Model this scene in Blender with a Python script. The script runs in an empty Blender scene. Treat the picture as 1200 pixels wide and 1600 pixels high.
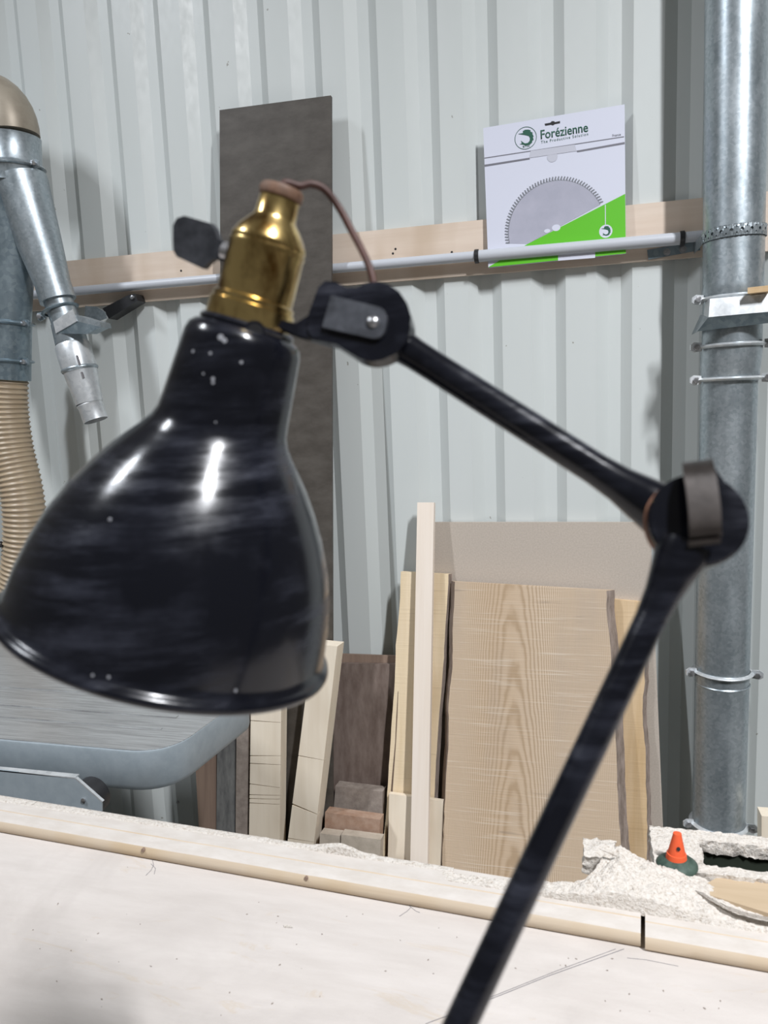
import bpy, bmesh, math, random
import numpy as np
from mathutils import Vector, Matrix, noise
random.seed(7)

# ------------------------------------------------------------------ camera
S = bpy.context.scene
EYE = 1.55
F = 1200.0
dn = Vector((337, 8500, 1200)).normalized()          # world down seen from the camera (x right, y down, z forward)
lf = Vector((-4550, 11, 1200)); lf = (lf - dn * lf.dot(dn)).normalized()
AX = -lf; AZ = -dn; AY = AZ.cross(AX)
R3 = Matrix((AX, AY, AZ))                            # camera frame -> world (x along the wall, y into the wall, z up)
CAM = Vector((0, 0, EYE))
cd = bpy.data.cameras.new('camera'); cam = bpy.data.objects.new('camera', cd)
S.collection.objects.link(cam); S.camera = cam
cr = R3 @ Vector((1, 0, 0)); cu = R3 @ Vector((0, -1, 0)); cb = R3 @ Vector((0, 0, -1))
M4 = Matrix((cr, cu, cb)).transposed().to_4x4(); M4.translation = CAM
cam.matrix_world = M4
cd.sensor_fit = 'VERTICAL'; cd.sensor_height = 36; cd.sensor_width = 27; cd.lens = 27
cd.clip_start = 0.02
cd.dof.use_dof = True; cd.dof.focus_distance = 1.95; cd.dof.aperture_fstop = 10.5

# ------------------------------------------------------------------ world, lamps, exposure
W = bpy.data.worlds.new('world'); S.world = W; W.use_nodes = True
W.node_tree.nodes['Background'].inputs[0].default_value = (0.82, 0.80, 0.75, 1)
W.node_tree.nodes['Background'].inputs[1].default_value = 0.13
def area(name, loc, target, sx, sy, power, col, beam):
    L = bpy.data.lights.new(name, 'AREA'); L.shape = 'RECTANGLE'; L.size = sx; L.size_y = sy
    L.energy = power; L.color = col; L.spread = math.radians(beam)      # hall fittings, beam narrowed to dim the upper wall
    o = bpy.data.objects.new(name, L); S.collection.objects.link(o); o.location = loc
    q = (Vector(target) - Vector(loc)).to_track_quat('-Z', 'Y'); o.rotation_euler = q.to_euler()
    return o
area('hall_light_left', (-2.7, -0.2, 4.6), (-1.1, 1.7, 0.0), 0.14, 0.7, 30, (0.90, 0.94, 1.0), 84)
area('hall_light_right', (1.8, -1.0, 4.8), (0.0, 1.75, 0.0), 0.14, 0.8, 72, (0.95, 0.965, 1.0), 84)
vs = S.view_settings
vs.view_transform = 'Standard'; vs.look = 'None'; vs.gamma = 1; vs.use_curve_mapping = False
vs.exposure = -0.1

# ------------------------------------------------------------------ helpers
def ray(px, py): return R3 @ Vector(((px - 600) / F, (py - 800) / F, 1))
def P(px, py, Y): r = ray(px, py); return CAM + r * (Y / r.y)
def PZ(px, py, z): r = ray(px, py); return CAM + r * ((z - EYE) / r.z)
def UP(px, py, p0, n):
    r = ray(px, py); n = Vector(n); return CAM + r * ((Vector(p0) - CAM).dot(n) / r.dot(n))
def depth(p): return (Vector(p) - CAM).dot(-cb)
def pxr(p, px): return px * depth(p) / F
def link(o): S.collection.objects.link(o); return o
def mesh_obj(name, bm, mat, parent=None, mw=None, smooth=None, keep=False):
    """bm is in world coordinates; mw is the world matrix of the object's own frame"""
    bmesh.ops.recalc_face_normals(bm, faces=bm.faces[:])
    if mw is None:
        if parent is not None: mw = Matrix.Identity(4); mw.translation = parent['_w'] if '_w' in parent else parent.matrix_world.translation
        else:
            cs = [v.co for v in bm.verts]
            lo = [min(c[i] for c in cs) for i in range(3)]; hi = [max(c[i] for c in cs) for i in range(3)]
            mw = Matrix.Translation(((lo[0] + hi[0]) / 2, (lo[1] + hi[1]) / 2, lo[2]))
    bmesh.ops.transform(bm, matrix=mw.inverted(), verts=bm.verts)
    me = bpy.data.meshes.new(name); bm.to_mesh(me); bm.free()
    me.materials.append(mat)
    if smooth is not None:
        for p in me.polygons: p.use_smooth = True
        me.set_sharp_from_angle(angle=math.radians(smooth))
    o = link(bpy.data.objects.new(name, me))
    WM[o.name] = mw.copy()
    if parent is not None:
        o.parent = parent; o.matrix_local = WM[parent.name].inverted() @ mw
    else: o.matrix_world = mw
    return o
WM = {}
def tag(o, label=None, cat=None, group=None, kind=None):
    if label: o['label'] = label
    if cat: o['category'] = cat
    if group: o['group'] = group
    if kind: o['kind'] = kind
    return o
def thing(name, label, cat, loc, group=None):
    o = link(bpy.data.objects.new(name, None)); o.location = loc; o.empty_display_size = .05
    WM[o.name] = Matrix.Translation(loc)
    return tag(o, label, cat, group)
def part(name, bm, mat, parent, smooth=None, label=None):
    o = mesh_obj(name, bm, mat, parent, Matrix.Translation(WM[parent.name].translation), smooth)
    if label: o['label'] = label
    return o
def basis(a):
    a = Vector(a).normalized(); h = Vector((0, 0, 1)) if abs(a.z) < .9 else Vector((0, 1, 0))
    u = a.cross(h).normalized(); return a, u, a.cross(u)
def lathe(p0, axis, prof, seg=40, bm=None, cap=True, start=0, closed=False):
    bm = bm or bmesh.new(); a, u, v = basis(axis); p0 = Vector(p0); rings = []
    for t, r in prof:
        rings.append([bm.verts.new(p0 + a * t + (u * math.cos(2 * math.pi * k / seg) + v * math.sin(2 * math.pi * k / seg)) * max(r, 1e-5)) for k in range(seg)])
    for A, B in zip(rings, rings[1:] + (rings[:1] if closed else [])):
        for k in range(seg): bm.faces.new((A[k], A[(k + 1) % seg], B[(k + 1) % seg], B[k]))
    if cap and not closed: bm.faces.new(rings[0]); bm.faces.new(rings[-1])
    return bm
def tube(pts, r, seg=12, bm=None, cap=True):
    bm = bm or bmesh.new(); pts = [Vector(p) for p in pts]; n = len(pts)
    rr = r if isinstance(r, (list, tuple)) else [r] * n
    u = None; rings = []
    for i in range(n):
        t = (pts[min(i + 1, n - 1)] - pts[max(i - 1, 0)]).normalized()
        if u is None: u = basis(t)[1]
        u = (u - t * u.dot(t)).normalized(); v = t.cross(u)
        rings.append([bm.verts.new(pts[i] + (u * math.cos(2 * math.pi * k / seg) + v * math.sin(2 * math.pi * k / seg)) * rr[i]) for k in range(seg)])
    for A, B in zip(rings, rings[1:]):
        for k in range(seg): bm.faces.new((A[k], A[(k + 1) % seg], B[(k + 1) % seg], B[k]))
    if cap: bm.faces.new(rings[0]); bm.faces.new(rings[-1])
    return bm
def spline(pts, n=8):
    pts = [Vector(p) for p in pts]; out = []
    for i in range(len(pts) - 1):
        a = pts[max(i - 1, 0)]; b = pts[i]; c = pts[i + 1]; d = pts[min(i + 2, len(pts) - 1)]
        for k in range(n):
            t = k / n; out.append(.5 * ((2 * b) + (c - a) * t + (2 * a - 5 * b + 4 * c - d) * t * t + (3 * b - a - 3 * c + d) * t ** 3))
    out.append(pts[-1]); return out
def prism(pts, ext, bm=None):
    bm = bm or bmesh.new(); ext = Vector(ext)
    A = [bm.verts.new(p) for p in pts]; B = [bm.verts.new(Vector(p) + ext) for p in pts]
    bm.faces.new(A); bm.faces.new(B); n = len(A)
    for k in range(n): bm.faces.new((A[k], A[(k + 1) % n], B[(k + 1) % n], B[k]))
    return bm
def box(c0, c1, bm=None):
    x0, y0, z0 = c0; x1, y1, z1 = c1
    return prism([(x0, y0, z0), (x1, y0, z0), (x1, y1, z0), (x0, y1, z0)], (0, 0, z1 - z0), bm)
def bevel(bm, w, seg=2, ang=30):
    es = [e for e in bm.edges if len(e.link_faces) == 2 and e.calc_face_angle(0) > math.radians(ang)]
    bmesh.ops.recalc_face_normals(bm, faces=bm.faces[:])
    bmesh.ops.bevel(bm, geom=es, offset=w, segments=seg, profile=.5, affect='EDGES', clamp_overlap=True); return bm
def rot_disc(c, n, r, th, seg=40, bm=None, b=.0006):
    n = Vector(n).normalized(); return lathe(Vector(c) - n * th / 2, n, [(0, r - b), (b, r), (th - b, r), (th, r - b)], seg, bm)

# ------------------------------------------------------------------ materials
def new_mat(name, col, rough=.6, metal=0, spec=.5, coat=0):
    m = bpy.data.materials.new(name); m.use_nodes = True; b = m.node_tree.nodes['Principled BSDF']
    b.inputs['Base Color'].default_value = (*col, 1); b.inputs['Roughness'].default_value = rough
    b.inputs['Metallic'].default_value = metal; b.inputs['Specular IOR Level'].default_value = spec
    b.inputs['Coat Weight'].default_value = coat; b.inputs['Coat Roughness'].default_value = .15
    return m
class N:
    def __init__(s, m): s.m = m; s.t = m.node_tree; s.n = s.t.nodes; s.b = s.n['Principled BSDF']; s.tc = s.n.new('ShaderNodeTexCoord')
    def map(s, scale=(1, 1, 1), loc=(0, 0, 0), rot=(0, 0, 0), src=None):
        q = s.n.new('ShaderNodeMapping'); q.inputs['Scale'].default_value = scale; q.inputs['Location'].default_value = loc; q.inputs['Rotation'].default_value = rot
        s.t.links.new(src or s.tc.outputs['Object'], q.inputs['Vector']); return q.outputs[0]
    def noise(s, vec, scale, detail=4, rough=.55, dist=0):
        q = s.n.new('ShaderNodeTexNoise'); q.inputs['Scale'].default_value = scale; q.inputs['Detail'].default_value = detail
        q.inputs['Roughness'].default_value = rough; q.inputs['Distortion'].default_value = dist
        s.t.links.new(vec, q.inputs['Vector']); return q.outputs['Fac']
    def ramp(s, fac, stops):
        q = s.n.new('ShaderNodeValToRGB'); e = q.color_ramp.elements
        while len(e) < len(stops): e.new(.5)
        for el, (p, c) in zip(e, stops): el.position = p; el.color = (*c, 1) if len(c) == 3 else c
        s.t.links.new(fac, q.inputs[0]); return q.outputs[0]
    def mix(s, fac, a, b, mode='MIX'):
        q = s.n.new('ShaderNodeMix'); q.data_type = 'RGBA'; q.blend_type = mode
        for sock, v in ((q.inputs[0], fac), (q.inputs[6], a), (q.inputs[7], b)):
            if isinstance(v, (int, float)): sock.default_value = v
            elif isinstance(v, tuple): sock.default_value = (*v, 1)
            else: s.t.links.new(v, sock)
        return q.outputs[2]
    def math(s, op, a, b=None):
        q = s.n.new('ShaderNodeMath'); q.operation = op
        for sock, v in ((q.inputs[0], a), (q.inputs[1], b)):
            if v is None: continue
            if isinstance(v, (int, float)): sock.default_value = v
            else: s.t.links.new(v, sock)
        return q.outputs[0]
    def sep(s, vec):
        q = s.n.new('ShaderNodeSeparateXYZ'); s.t.links.new(vec, q.inputs[0]); return q.outputs
    def col(s, c): s.t.links.new(c, s.b.inputs['Base Color'])
    def rgh(s, c): s.t.links.new(c, s.b.inputs['Roughness'])
    def bump(s, h, strength=.3, dist=.001):
        q = s.n.new('ShaderNodeBump'); q.inputs['Strength'].default_value = strength; q.inputs['Distance'].default_value = dist
        s.t.links.new(h, q.inputs['Height']); s.t.links.new(q.outputs[0], s.b.inputs['Normal'])
def g3(a): return (a, a, a)

def mat_wall():
    m = new_mat('painted_sheet_metal', (.60, .64, .625), .34, 0, .5); n = N(m)
    f = n.noise(n.map((3, 3, .6)), 1.5, 4); s = n.noise(n.map((60, 60, 30)), 1, 3)
    c = n.mix(f, (.555, .59, .575), (.63, .66, .65)); sp = n.ramp(n.noise(n.map(), 38, 2), [(.765, g3(0)), (.785, g3(1))])
    n.col(n.mix(sp, c, (.33, .33, .30))); n.rgh(n.ramp(s, [(.3, g3(.36)), (.7, g3(.46))])); n.bump(n.noise(n.map((1, 1, .5)), 3, 2), .10, .01); return m
def mat_galv(name='galvanised_steel', a=(.30, .35, .38), b=(.47, .52, .55), rough=.36, metal=.75, sc=70):
    m = new_mat(name, a, rough, metal); n = N(m)
    v = n.n.new('ShaderNodeTexVoronoi'); v.inputs['Scale'].default_value = sc * 2; n.t.links.new(n.map(), v.inputs['Vector'])
    sp = n.sep(v.outputs['Color'])[0]; f = n.noise(n.map((1, 1, .35)), 14, 5, .65)
    k = n.math('ADD', n.math('MULTIPLY', sp, .22), n.math('MULTIPLY', f, .78))
    n.col(n.ramp(k, [(.3, a), (.68, b)])); n.rgh(n.ramp(f, [(.3, g3(rough - .06)), (.7, g3(rough + .12))])); n.bump(n.noise(n.map(), 9, 2), .15, .004); return m
def mat_wood(name, a, b, scale=(60, 60, 3), rough=.7, dark=None, bump=.3, saw=0, knots=0):
    m = new_mat(name, a, rough, 0, .3); n = N(m)
    g = n.noise(n.map(scale), 1, 5, .6, .4); big = n.noise(n.map((4, 4, 1.2)), 1.5, 3)
    c = n.mix(n.ramp(g, [(.3, g3(0)), (.7, g3(1))]), a, b)
    if dark: c = n.mix(n.ramp(big, [(.5, g3(0)), (.72, g3(.8))]), c, dark)
    h = g
    if saw:
        z = n.noise(n.map((4, 4, 160)), 1, 2); c = n.mix(n.ramp(z, [(.6, g3(0)), (.75, g3(saw))]), c, tuple(x * .72 for x in a)); h = n.math('ADD', g, z)
    if knots:
        v = n.n.new('ShaderNodeTexVoronoi'); v.inputs['Scale'].default_value = knots; n.t.links.new(n.map((1, 1, .6)), v.inputs['Vector'])
        c = n.mix(n.ramp(v.outputs['Distance'], [(.04, g3(.8)), (.09, g3(0))]), c, tuple(x * .35 for x in a))
    n.col(c); n.bump(h, bump, .0015); return m
def mat_slab():
    m = new_mat('sawn_slab_wood', (.5, .4, .3), .75, 0, .25); n = N(m)
    x, y, z = n.sep(n.tc.outputs['Object'])
    wob = n.noise(n.map((6, 6, 3)), 1, 4, .6); wob2 = n.noise(n.map((22, 22, 5)), 1, 4, .6)
    xc = n.math('ADD', x, .045); d2 = n.math('MULTIPLY', n.math('MULTIPLY', xc, xc), 46.0)
    g = n.math('ADD', n.math('MULTIPLY', z, .42), n.math('ADD', d2, n.math('ADD', n.math('MULTIPLY', wob, .16), n.math('MULTIPLY', wob2, .03))))
    s = n.math('SINE', n.math('MULTIPLY', g, 118.0)); s = n.math('ADD', n.math('MULTIPLY', s, .5), .5)
    c = n.mix(n.math('MULTIPLY', n.math('POWER', s, 2.0), .8), (.60, .475, .35), (.37, .265, .17))
    heart = n.ramp(n.math('ABSOLUTE', n.math('ADD', xc, n.math('MULTIPLY', wob, .06))), [(.02, g3(.75)), (.11, g3(0))])
    c = n.mix(heart, c, (.47, .33, .20), 'MIX') if 0 else n.mix(n.math('MULTIPLY', n.sep(heart)[0], .55), c, (.45, .31, .185))
    edge = n.ramp(n.noise(n.map((3, 3, 1.0)), 1.3, 4), [(.5, g3(0)), (.7, g3(.5))]); c = n.mix(edge, c, (.40, .34, .29))
    saw = n.noise(n.map((5, 5, 190)), 1, 2); c = n.mix(n.ramp(saw, [(.58, g3(0)), (.70, g3(.5))]), c, (.70, .61, .50))
    cx = n.noise(n.map((5, 5, 60), rot=(0, .12, 0)), 1, 3); c = n.mix(n.ramp(cx, [(.66, g3(0)), (.74, g3(.45))]), c, (.25, .2, .16))
    n.col(c); n.bump(n.math('ADD', saw, wob2), .4, .0015); return m
def mat_noise(name, a, b, scale=40, rough=.8, bump=.2, dist=.001, metal=0, spec=.4, stretch=(1, 1, 1), lo=.35, hi=.65):
    m = new_mat(name, a, rough, metal, spec); n = N(m); f = n.noise(n.map(stretch), scale, 6, .65)
    n.col(n.ramp(f, [(lo, a), (hi, b)])); n.bump(f, bump, dist); return m
def mat_sawdust():
    m = new_mat('sawdust', (.74, .67, .59), .95, 0, .1); n = N(m)
    f = n.noise(n.map(), 260, 4, .7); g = n.noise(n.map(), 14, 3); k = n.noise(n.map((1, .35, 1)), 130, 2)
    c = n.ramp(f, [(.32, (.42, .355, .29)), (.46, (.62, .57, .51)), (.7, (.73, .69, .64))])
    c = n.mix(n.ramp(k, [(.70, g3(0)), (.74, g3(.8))]), c, (.20, .16, .12)); c = n.mix(n.math('MULTIPLY', g, .25), c, (.66, .62, .58))
    n.col(c); n.bump(n.math('ADD', f, n.math('MULTIPLY', n.noise(n.map(), 90, 3), 1.0)), .9, .003); return m
def mat_sheet():
    m = new_mat('dusty_plywood_sheet', (.7, .65, .6), .8, 0, .3); n = N(m)
    f = n.noise(n.map((5, 30, 5), rot=(0, 0, .9)), 1, 6, .65); big = n.noise(n.map((1, 1, 1)), 5, 5, .6, .6); fine = n.noise(n.map(), 300, 3)
    c = n.mix(n.ramp(f, [(.3, g3(0)), (.7, g3(1))]), (.52, .475, .44), (.60, .555, .52))
    c = n.mix(n.ramp(big, [(.50, g3(0)), (.68, g3(.55))]), c, (.45, .41, .38))
    st = n.noise(n.map((2, 9, 1), rot=(0, 0, .7)), 3, 6, .7, 1.2); c = n.mix(n.ramp(st, [(.60, g3(0)), (.66, g3(.35)), (.70, g3(0))]), c, (.50, .40, .28))
    sp = n.noise(n.map(), 75, 2); c = n.mix(n.ramp(sp, [(.765, g3(0)), (.785, g3(.85))]), c, (.16, .13, .11))
    n.col(c); n.bump(fine, .25, .001); return m
def mat_lamp():
    m = new_mat('worn_black_enamel', (.006, .007, .011), .2, 0, .42); n = N(m)
    sc = n.noise(n.map((14, 14, 120), rot=(.1, -.35, 0)), 1, 5, .7); big = n.noise(n.map(), 16, 4, .6)
    mk = n.math('MULTIPLY', n.sep(n.ramp(sc, [(.42, g3(0)), (.68, g3(1))]))[0], n.sep(n.ramp(big, [(.42, g3(0)), (.68, g3(1))]))[0])
    c = n.mix(n.math('MULTIPLY', mk, .35), (.0045, .005, .008), (.10, .108, .15))
    n.col(c); n.rgh(n.math('ADD', n.math('MULTIPLY', mk, .38), .16)); n.bump(n.noise(n.map(), 60, 3), .05, .001); return m

M = dict(
    wall=mat_wall(), galv=mat_galv(), galv_dark=mat_galv('dull_galvanised_steel', (.18, .24, .28), (.33, .40, .44), .34, .7, 45),
    zinc=mat_galv('bright_zinc', (.55, .58, .60), (.74, .76, .77), .38, .6, 50),
    batten=mat_wood('planed_batten_wood', (.66, .54, .44), (.72, .61, .51), (4, 40, 60), .6, (.55, .43, .32), .1, 0, 0),
    pale=mat_wood('pale_batten_wood', (.76, .66, .56), (.81, .72, .63), (70, 70, 2.5), .55, None, .1),
    cream=mat_wood('cream_beam_wood', (.74, .645, .51), (.80, .71, .58), (50, 50, 3), .75, (.58, .48, .36), .3),
    yellow=mat_wood('yellow_sawn_wood', (.68, .54, .35), (.76, .63, .45), (45, 45, 2.5), .75, (.48, .35, .20), .4, .5),
    amber=mat_wood('amber_sawn_wood', (.58, .41, .23), (.68, .52, .34), (35, 35, 3), .75, (.42, .27, .12), .4, .3),
    slab=mat_slab(), bark=mat_noise('wane_bark', (.20, .155, .125), (.36, .29, .25), 60, .9, .8, .004, stretch=(1, 1, .3)),
    mdf=mat_noise('fibreboard', (.42, .365, .31), (.49, .43, .37), 220, .85, .1),
    film=mat_noise('dark_film_faced_board', (.058, .050, .042), (.090, .080, .069), 22, .5, .15, .001, 0, .3, (.5, 1, 1)),
    brownboard=mat_noise('brown_film_plywood', (.135, .098, .082), (.225, .175, .15), 34, .55, .2, .001, 0, .4, (1, 1, .3)),
    greyboard=mat_noise('grey_weathered_board', (.10, .10, .10), (.20, .20, .19), 40, .7, .3, .002, stretch=(1, 1, .3)),
    brown=mat_wood('brown_hardwood', (.20, .14, .11), (.29, .21, .16), (50, 50, 3), .6, None, .2),
    offgrey=mat_noise('grey_brown_offcut', (.22, .18, .155), (.33, .28, .24), 40, .8, .3), offred=mat_noise('reddish_offcut', (.30, .18, .12), (.40, .28, .21), 30, .8, .3),
    offpale=mat_noise('pale_offcut', (.42, .36, .29), (.52, .45, .37), 40, .8, .3),
    conduit=new_mat('grey_white_plastic', (.50, .52, .56), .4), black=new_mat('black_plastic', (.018, .018, .02), .4),
    blacksteel=mat_noise('black_painted_steel', (.01, .012, .016), (.03, .035, .045), 50, .38, .2, .001),
    lamp=mat_lamp(), greysteel=mat_noise('dark_grey_steel', (.035, .038, .045), (.09, .095, .11), 70, .42, .3, .001, .4),
    brownsteel=mat_noise('brown_patina_steel', (.022, .018, .016), (.055, .046, .042), 50, .40, .2, .001, .35),
    brass=mat_noise('aged_brass', (.24, .13, .035), (.86, .64, .27), 60, .24, .12, .001, 1, .5, (1, 1, .45), .36, .56),
    ringbrown=mat_noise('brown_worn_rubber', (.10, .055, .035), (.20, .115, .075), 120, .6, .2), cord=mat_noise('brown_rubber_cord', (.055, .024, .019), (.095, .043, .034), 90, .55, .1),
    grey=mat_noise('grey_hammered_paint', (.27, .315, .345), (.32, .365, .395), 30, .42, .1, .002),
    casttop=mat_noise('scratched_cast_iron_top', (.30, .30, .30), (.52, .53, .53), 5, .36, .15, .001, .55, .5, (2, 60, 1)),
    hose=None, rod=None, sheet=mat_sheet(), dust=mat_sawdust(),
    rail=mat_wood('dusty_rail_wood', (.52, .42, .31), (.58, .49, .38), (3, 30, 60), .75, (.50, .38, .24), .5),
    dustwood=mat_noise('dust_covered_wood', (.52, .475, .43), (.58, .54, .50), 60, .9, .4, .002, stretch=(.4, 1, 1)),
    orange=new_mat('orange_plastic', (.72, .10, .03), .5), green=mat_noise('dark_green_paint', (.02, .045, .033), (.065, .10, .08), 80, .6, .1),
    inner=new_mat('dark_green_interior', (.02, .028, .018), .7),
    card=new_mat('white_cardboard', (.62, .64, .74), .5), print_green=new_mat('lime_green_ink', (.115, .50, .02), .4),
    print_dark=new_mat('dark_green_ink', (.012, .09, .055), .5), print_shade_grey=new_mat('grey_ink_and_shade', (.17, .17, .20), .5), print_light=mat_noise('printed_blade_grey', (.36, .365, .44), (.43, .43, .51), 9, .5, 0),
    print_tooth=new_mat('tooth_ink', (.19, .20, .23), .5), fold=new_mat('cardboard_fold', (.50, .51, .58), .6), floor=mat_noise('concrete_floor', (.30, .29, .27), (.40, .39, .37), 8, .8, .2),
    silver=mat_noise('bolt_steel', (.35, .35, .36), (.6, .6, .62), 60, .3, 0, .001, .9), ink=new_mat('pencil_mark', (.2, .19, .2), .8), chipm=new_mat('chip_mark', (.34, .35, .38), .7),
    cream_dust=mat_noise('pale_trim', (.6, .6, .56), (.7, .7, .66), 30, .6, .1))
def mat_hose():
    m = new_mat('translucent_tan_hose', (.50, .36, .22), .38, 0, .5); n = N(m)
    f = n.noise(n.map(), 20, 3); n.col(n.mix(f, (.33, .25, .165), (.45, .36, .25))); n.b.inputs['Subsurface Weight'].default_value = .15; n.b.inputs['Subsurface Radius'].default_value = (.02, .01, .005); return m
M['hose'] = mat_hose()

# ------------------------------------------------------------------ setting: floor and ribbed wall
WY = 2.2; REC = .022; PITCH = .1644
tag(mesh_obj('floor', box((-3.6, -1.6, -.1), (2.4, 2.4, 0)), M['floor'], mw=Matrix.Identity(4)), kind='structure')
xs = [P(x, 100, WY).x - .011 for x in (34, 104, 180, 252, 330, 415, 501, 589, 683, 776, 880, 988)]
xs = [xs[0] - PITCH * k for k in range(9, 0, -1)] + xs + [xs[-1] + PITCH * 1.02 * k for k in range(1, 8)]
def ribbed_wall():
    bm = bmesh.new(); sec = [(xs[0] - .1, WY)]
    for x in xs:
        p = PITCH
        flat0 = x + .085 * p
        sec += [(x - .48 * p, WY), (x - .285 * p, WY + REC), (x - .085 * p, WY + REC), (flat0, WY)]
        sec += [(flat0 + .17 * p, WY), (flat0 + .18 * p, WY + .0012), (flat0 + .19 * p, WY)] if 0 else []
    sec.append((xs[-1] + .1, WY))
    zs = [0.02, 3.4]; v = [[bm.verts.new((x, y, z)) for x, y in sec] for z in zs]
    for i in range(len(sec) - 1): bm.faces.new((v[0][i], v[0][i + 1], v[1][i + 1], v[1][i]))
    b = [[bm.verts.new((x, WY + REC + .02, z)) for x in (sec[0][0], sec[-1][0])] for z in zs]
    bm.faces.new((b[0][0], b[0][1], b[1][1], b[1][0]))
    bevel(bm, .0022, 1, 20)
    return bm
wall = tag(mesh_obj('wall_back', ribbed_wall(), M['wall'], mw=Matrix.Identity(4)), kind='structure')
# sheet screws the photograph shows
for px, py, Y in ((278, 1253, WY), (452, 1096, WY)):
    c = P(px, py, Y); part('screw', lathe(c + Vector((0, .001, 0)), (0, -1, 0), [(0, .006), (.002, .006), (.0021, .0042), (.006, .004), (.0068, .003)], 8), M['silver'], wall, 30)

# ------------------------------------------------------------------ batten, conduit and what hangs on them
BT = .014; BF = WY - BT
zt = P(600, 358.5, BF).z; zb = P(600, 441, BF).z
bx0, bx1 = -2.6, 1.2
bm = bevel(box((bx0, BF, zb), (bx1, WY - .0005, zt)), .0015, 1)
bat = tag(mesh_obj('wall_batten', bm, M['batten']), 'long pale wooden batten fixed across the ribbed metal wall', 'batten')
for px, py in ((283, 423), (614, 396), (706, 394), (618, 389)):
    c = P(px, py, BF); part('screw', lathe(c + Vector((0, .0005, 0)), (0, -1, 0), [(0, .0032), (.0012, .0032), (.0015, .001)], 8), M['black'], bat)
CY = BF - .026
def cpt(px, py): return P(px, py, CY)
c1, c2 = cpt(745, 402), cpt(1066, 371)
zc = (c1.z + c2.z) / 2; CR = .0158
con = thing('conduit_pipe', 'grey plastic conduit pipe running along the wooden batten', 'pipe', (c1.x, CY, zc - CR))
part('pipe_length', lathe((-2.4, CY, zc + .001), (1, 0, 0), [(0, CR * .86), (c1.x + 2.4, CR * .86)], 20), M['conduit'], con, 40)
part('pipe_length', lathe((c1.x, CY, zc), (1, 0, 0), [(0, CR), (c2.x - c1.x, CR)], 20), M['conduit'], con, 40)
part('pipe_length', lathe((c2.x, CY, zc + .002), (1, 0, 0), [(0, CR * .86), (.09, CR * .86)], 20), M['conduit'], con, 40)
for c in (c1, c2): part('coupling_ring', lathe((c.x - .006, CY, zc), (1, 0, 0), [(0, CR + .0005), (.001, CR + .003), (.011, CR + .003), (.012, CR + .0005)], 20), M['black'], con, 40, 'black coupling ring')
# galvanised bracket right of the conduit
b0 = P(1012, 400, BF - .003); b1 = P(1098, 384, BF - .003)
bk = thing('steel_bracket', 'short galvanised steel bracket on the batten beside the right duct', 'bracket', (b0.x, BF, b0.z - .012))
part('plate', bevel(prism([P(1011, 391, BF - .001), P(1090, 377, BF - .001), P(1094, 391, BF - .001), P(1013, 406, BF - .001)], (0, -.004, 0)), .0008, 1), M['galv_dark'], bk)
for px, py in ((1067, 390), (1042, 394)): part('bolt', lathe(P(px, py, BF - .004), (0, -1, 0), [(0, .009), (.004, .009), (.004, .006), (.009, .006)], 10), M['silver'], bk, 30)
# black bracket arm left
bb = thing('black_bracket', 'black steel bracket arm fixed to the batten beside the left duct', 'bracket', P(205, 470, BF))
part('arm', bevel(prism([P(160, 482, 2.14), P(200, 461, 2.14), P(211, 459, 2.14), P(215, 470, 2.14), P(170, 498, 2.14)], (0, .045, 0)), .001, 1), M['black'], bb)
part('bolt', lathe(P(207, 465, 2.14), (0, -1, 0), [(0, .007), (.005, .006), (.006, .003)], 10), M['silver'], bb, 30)
part('clamp_strip', bevel(prism([P(133, 478, 2.10), P(150, 479, 2.10), P(163, 487, 2.10), P(166, 497, 2.10), P(152, 502, 2.10), P(132, 498, 2.10)], (0, .006, 0)), .002, 2), M['galv'], bb, 40)

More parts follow.
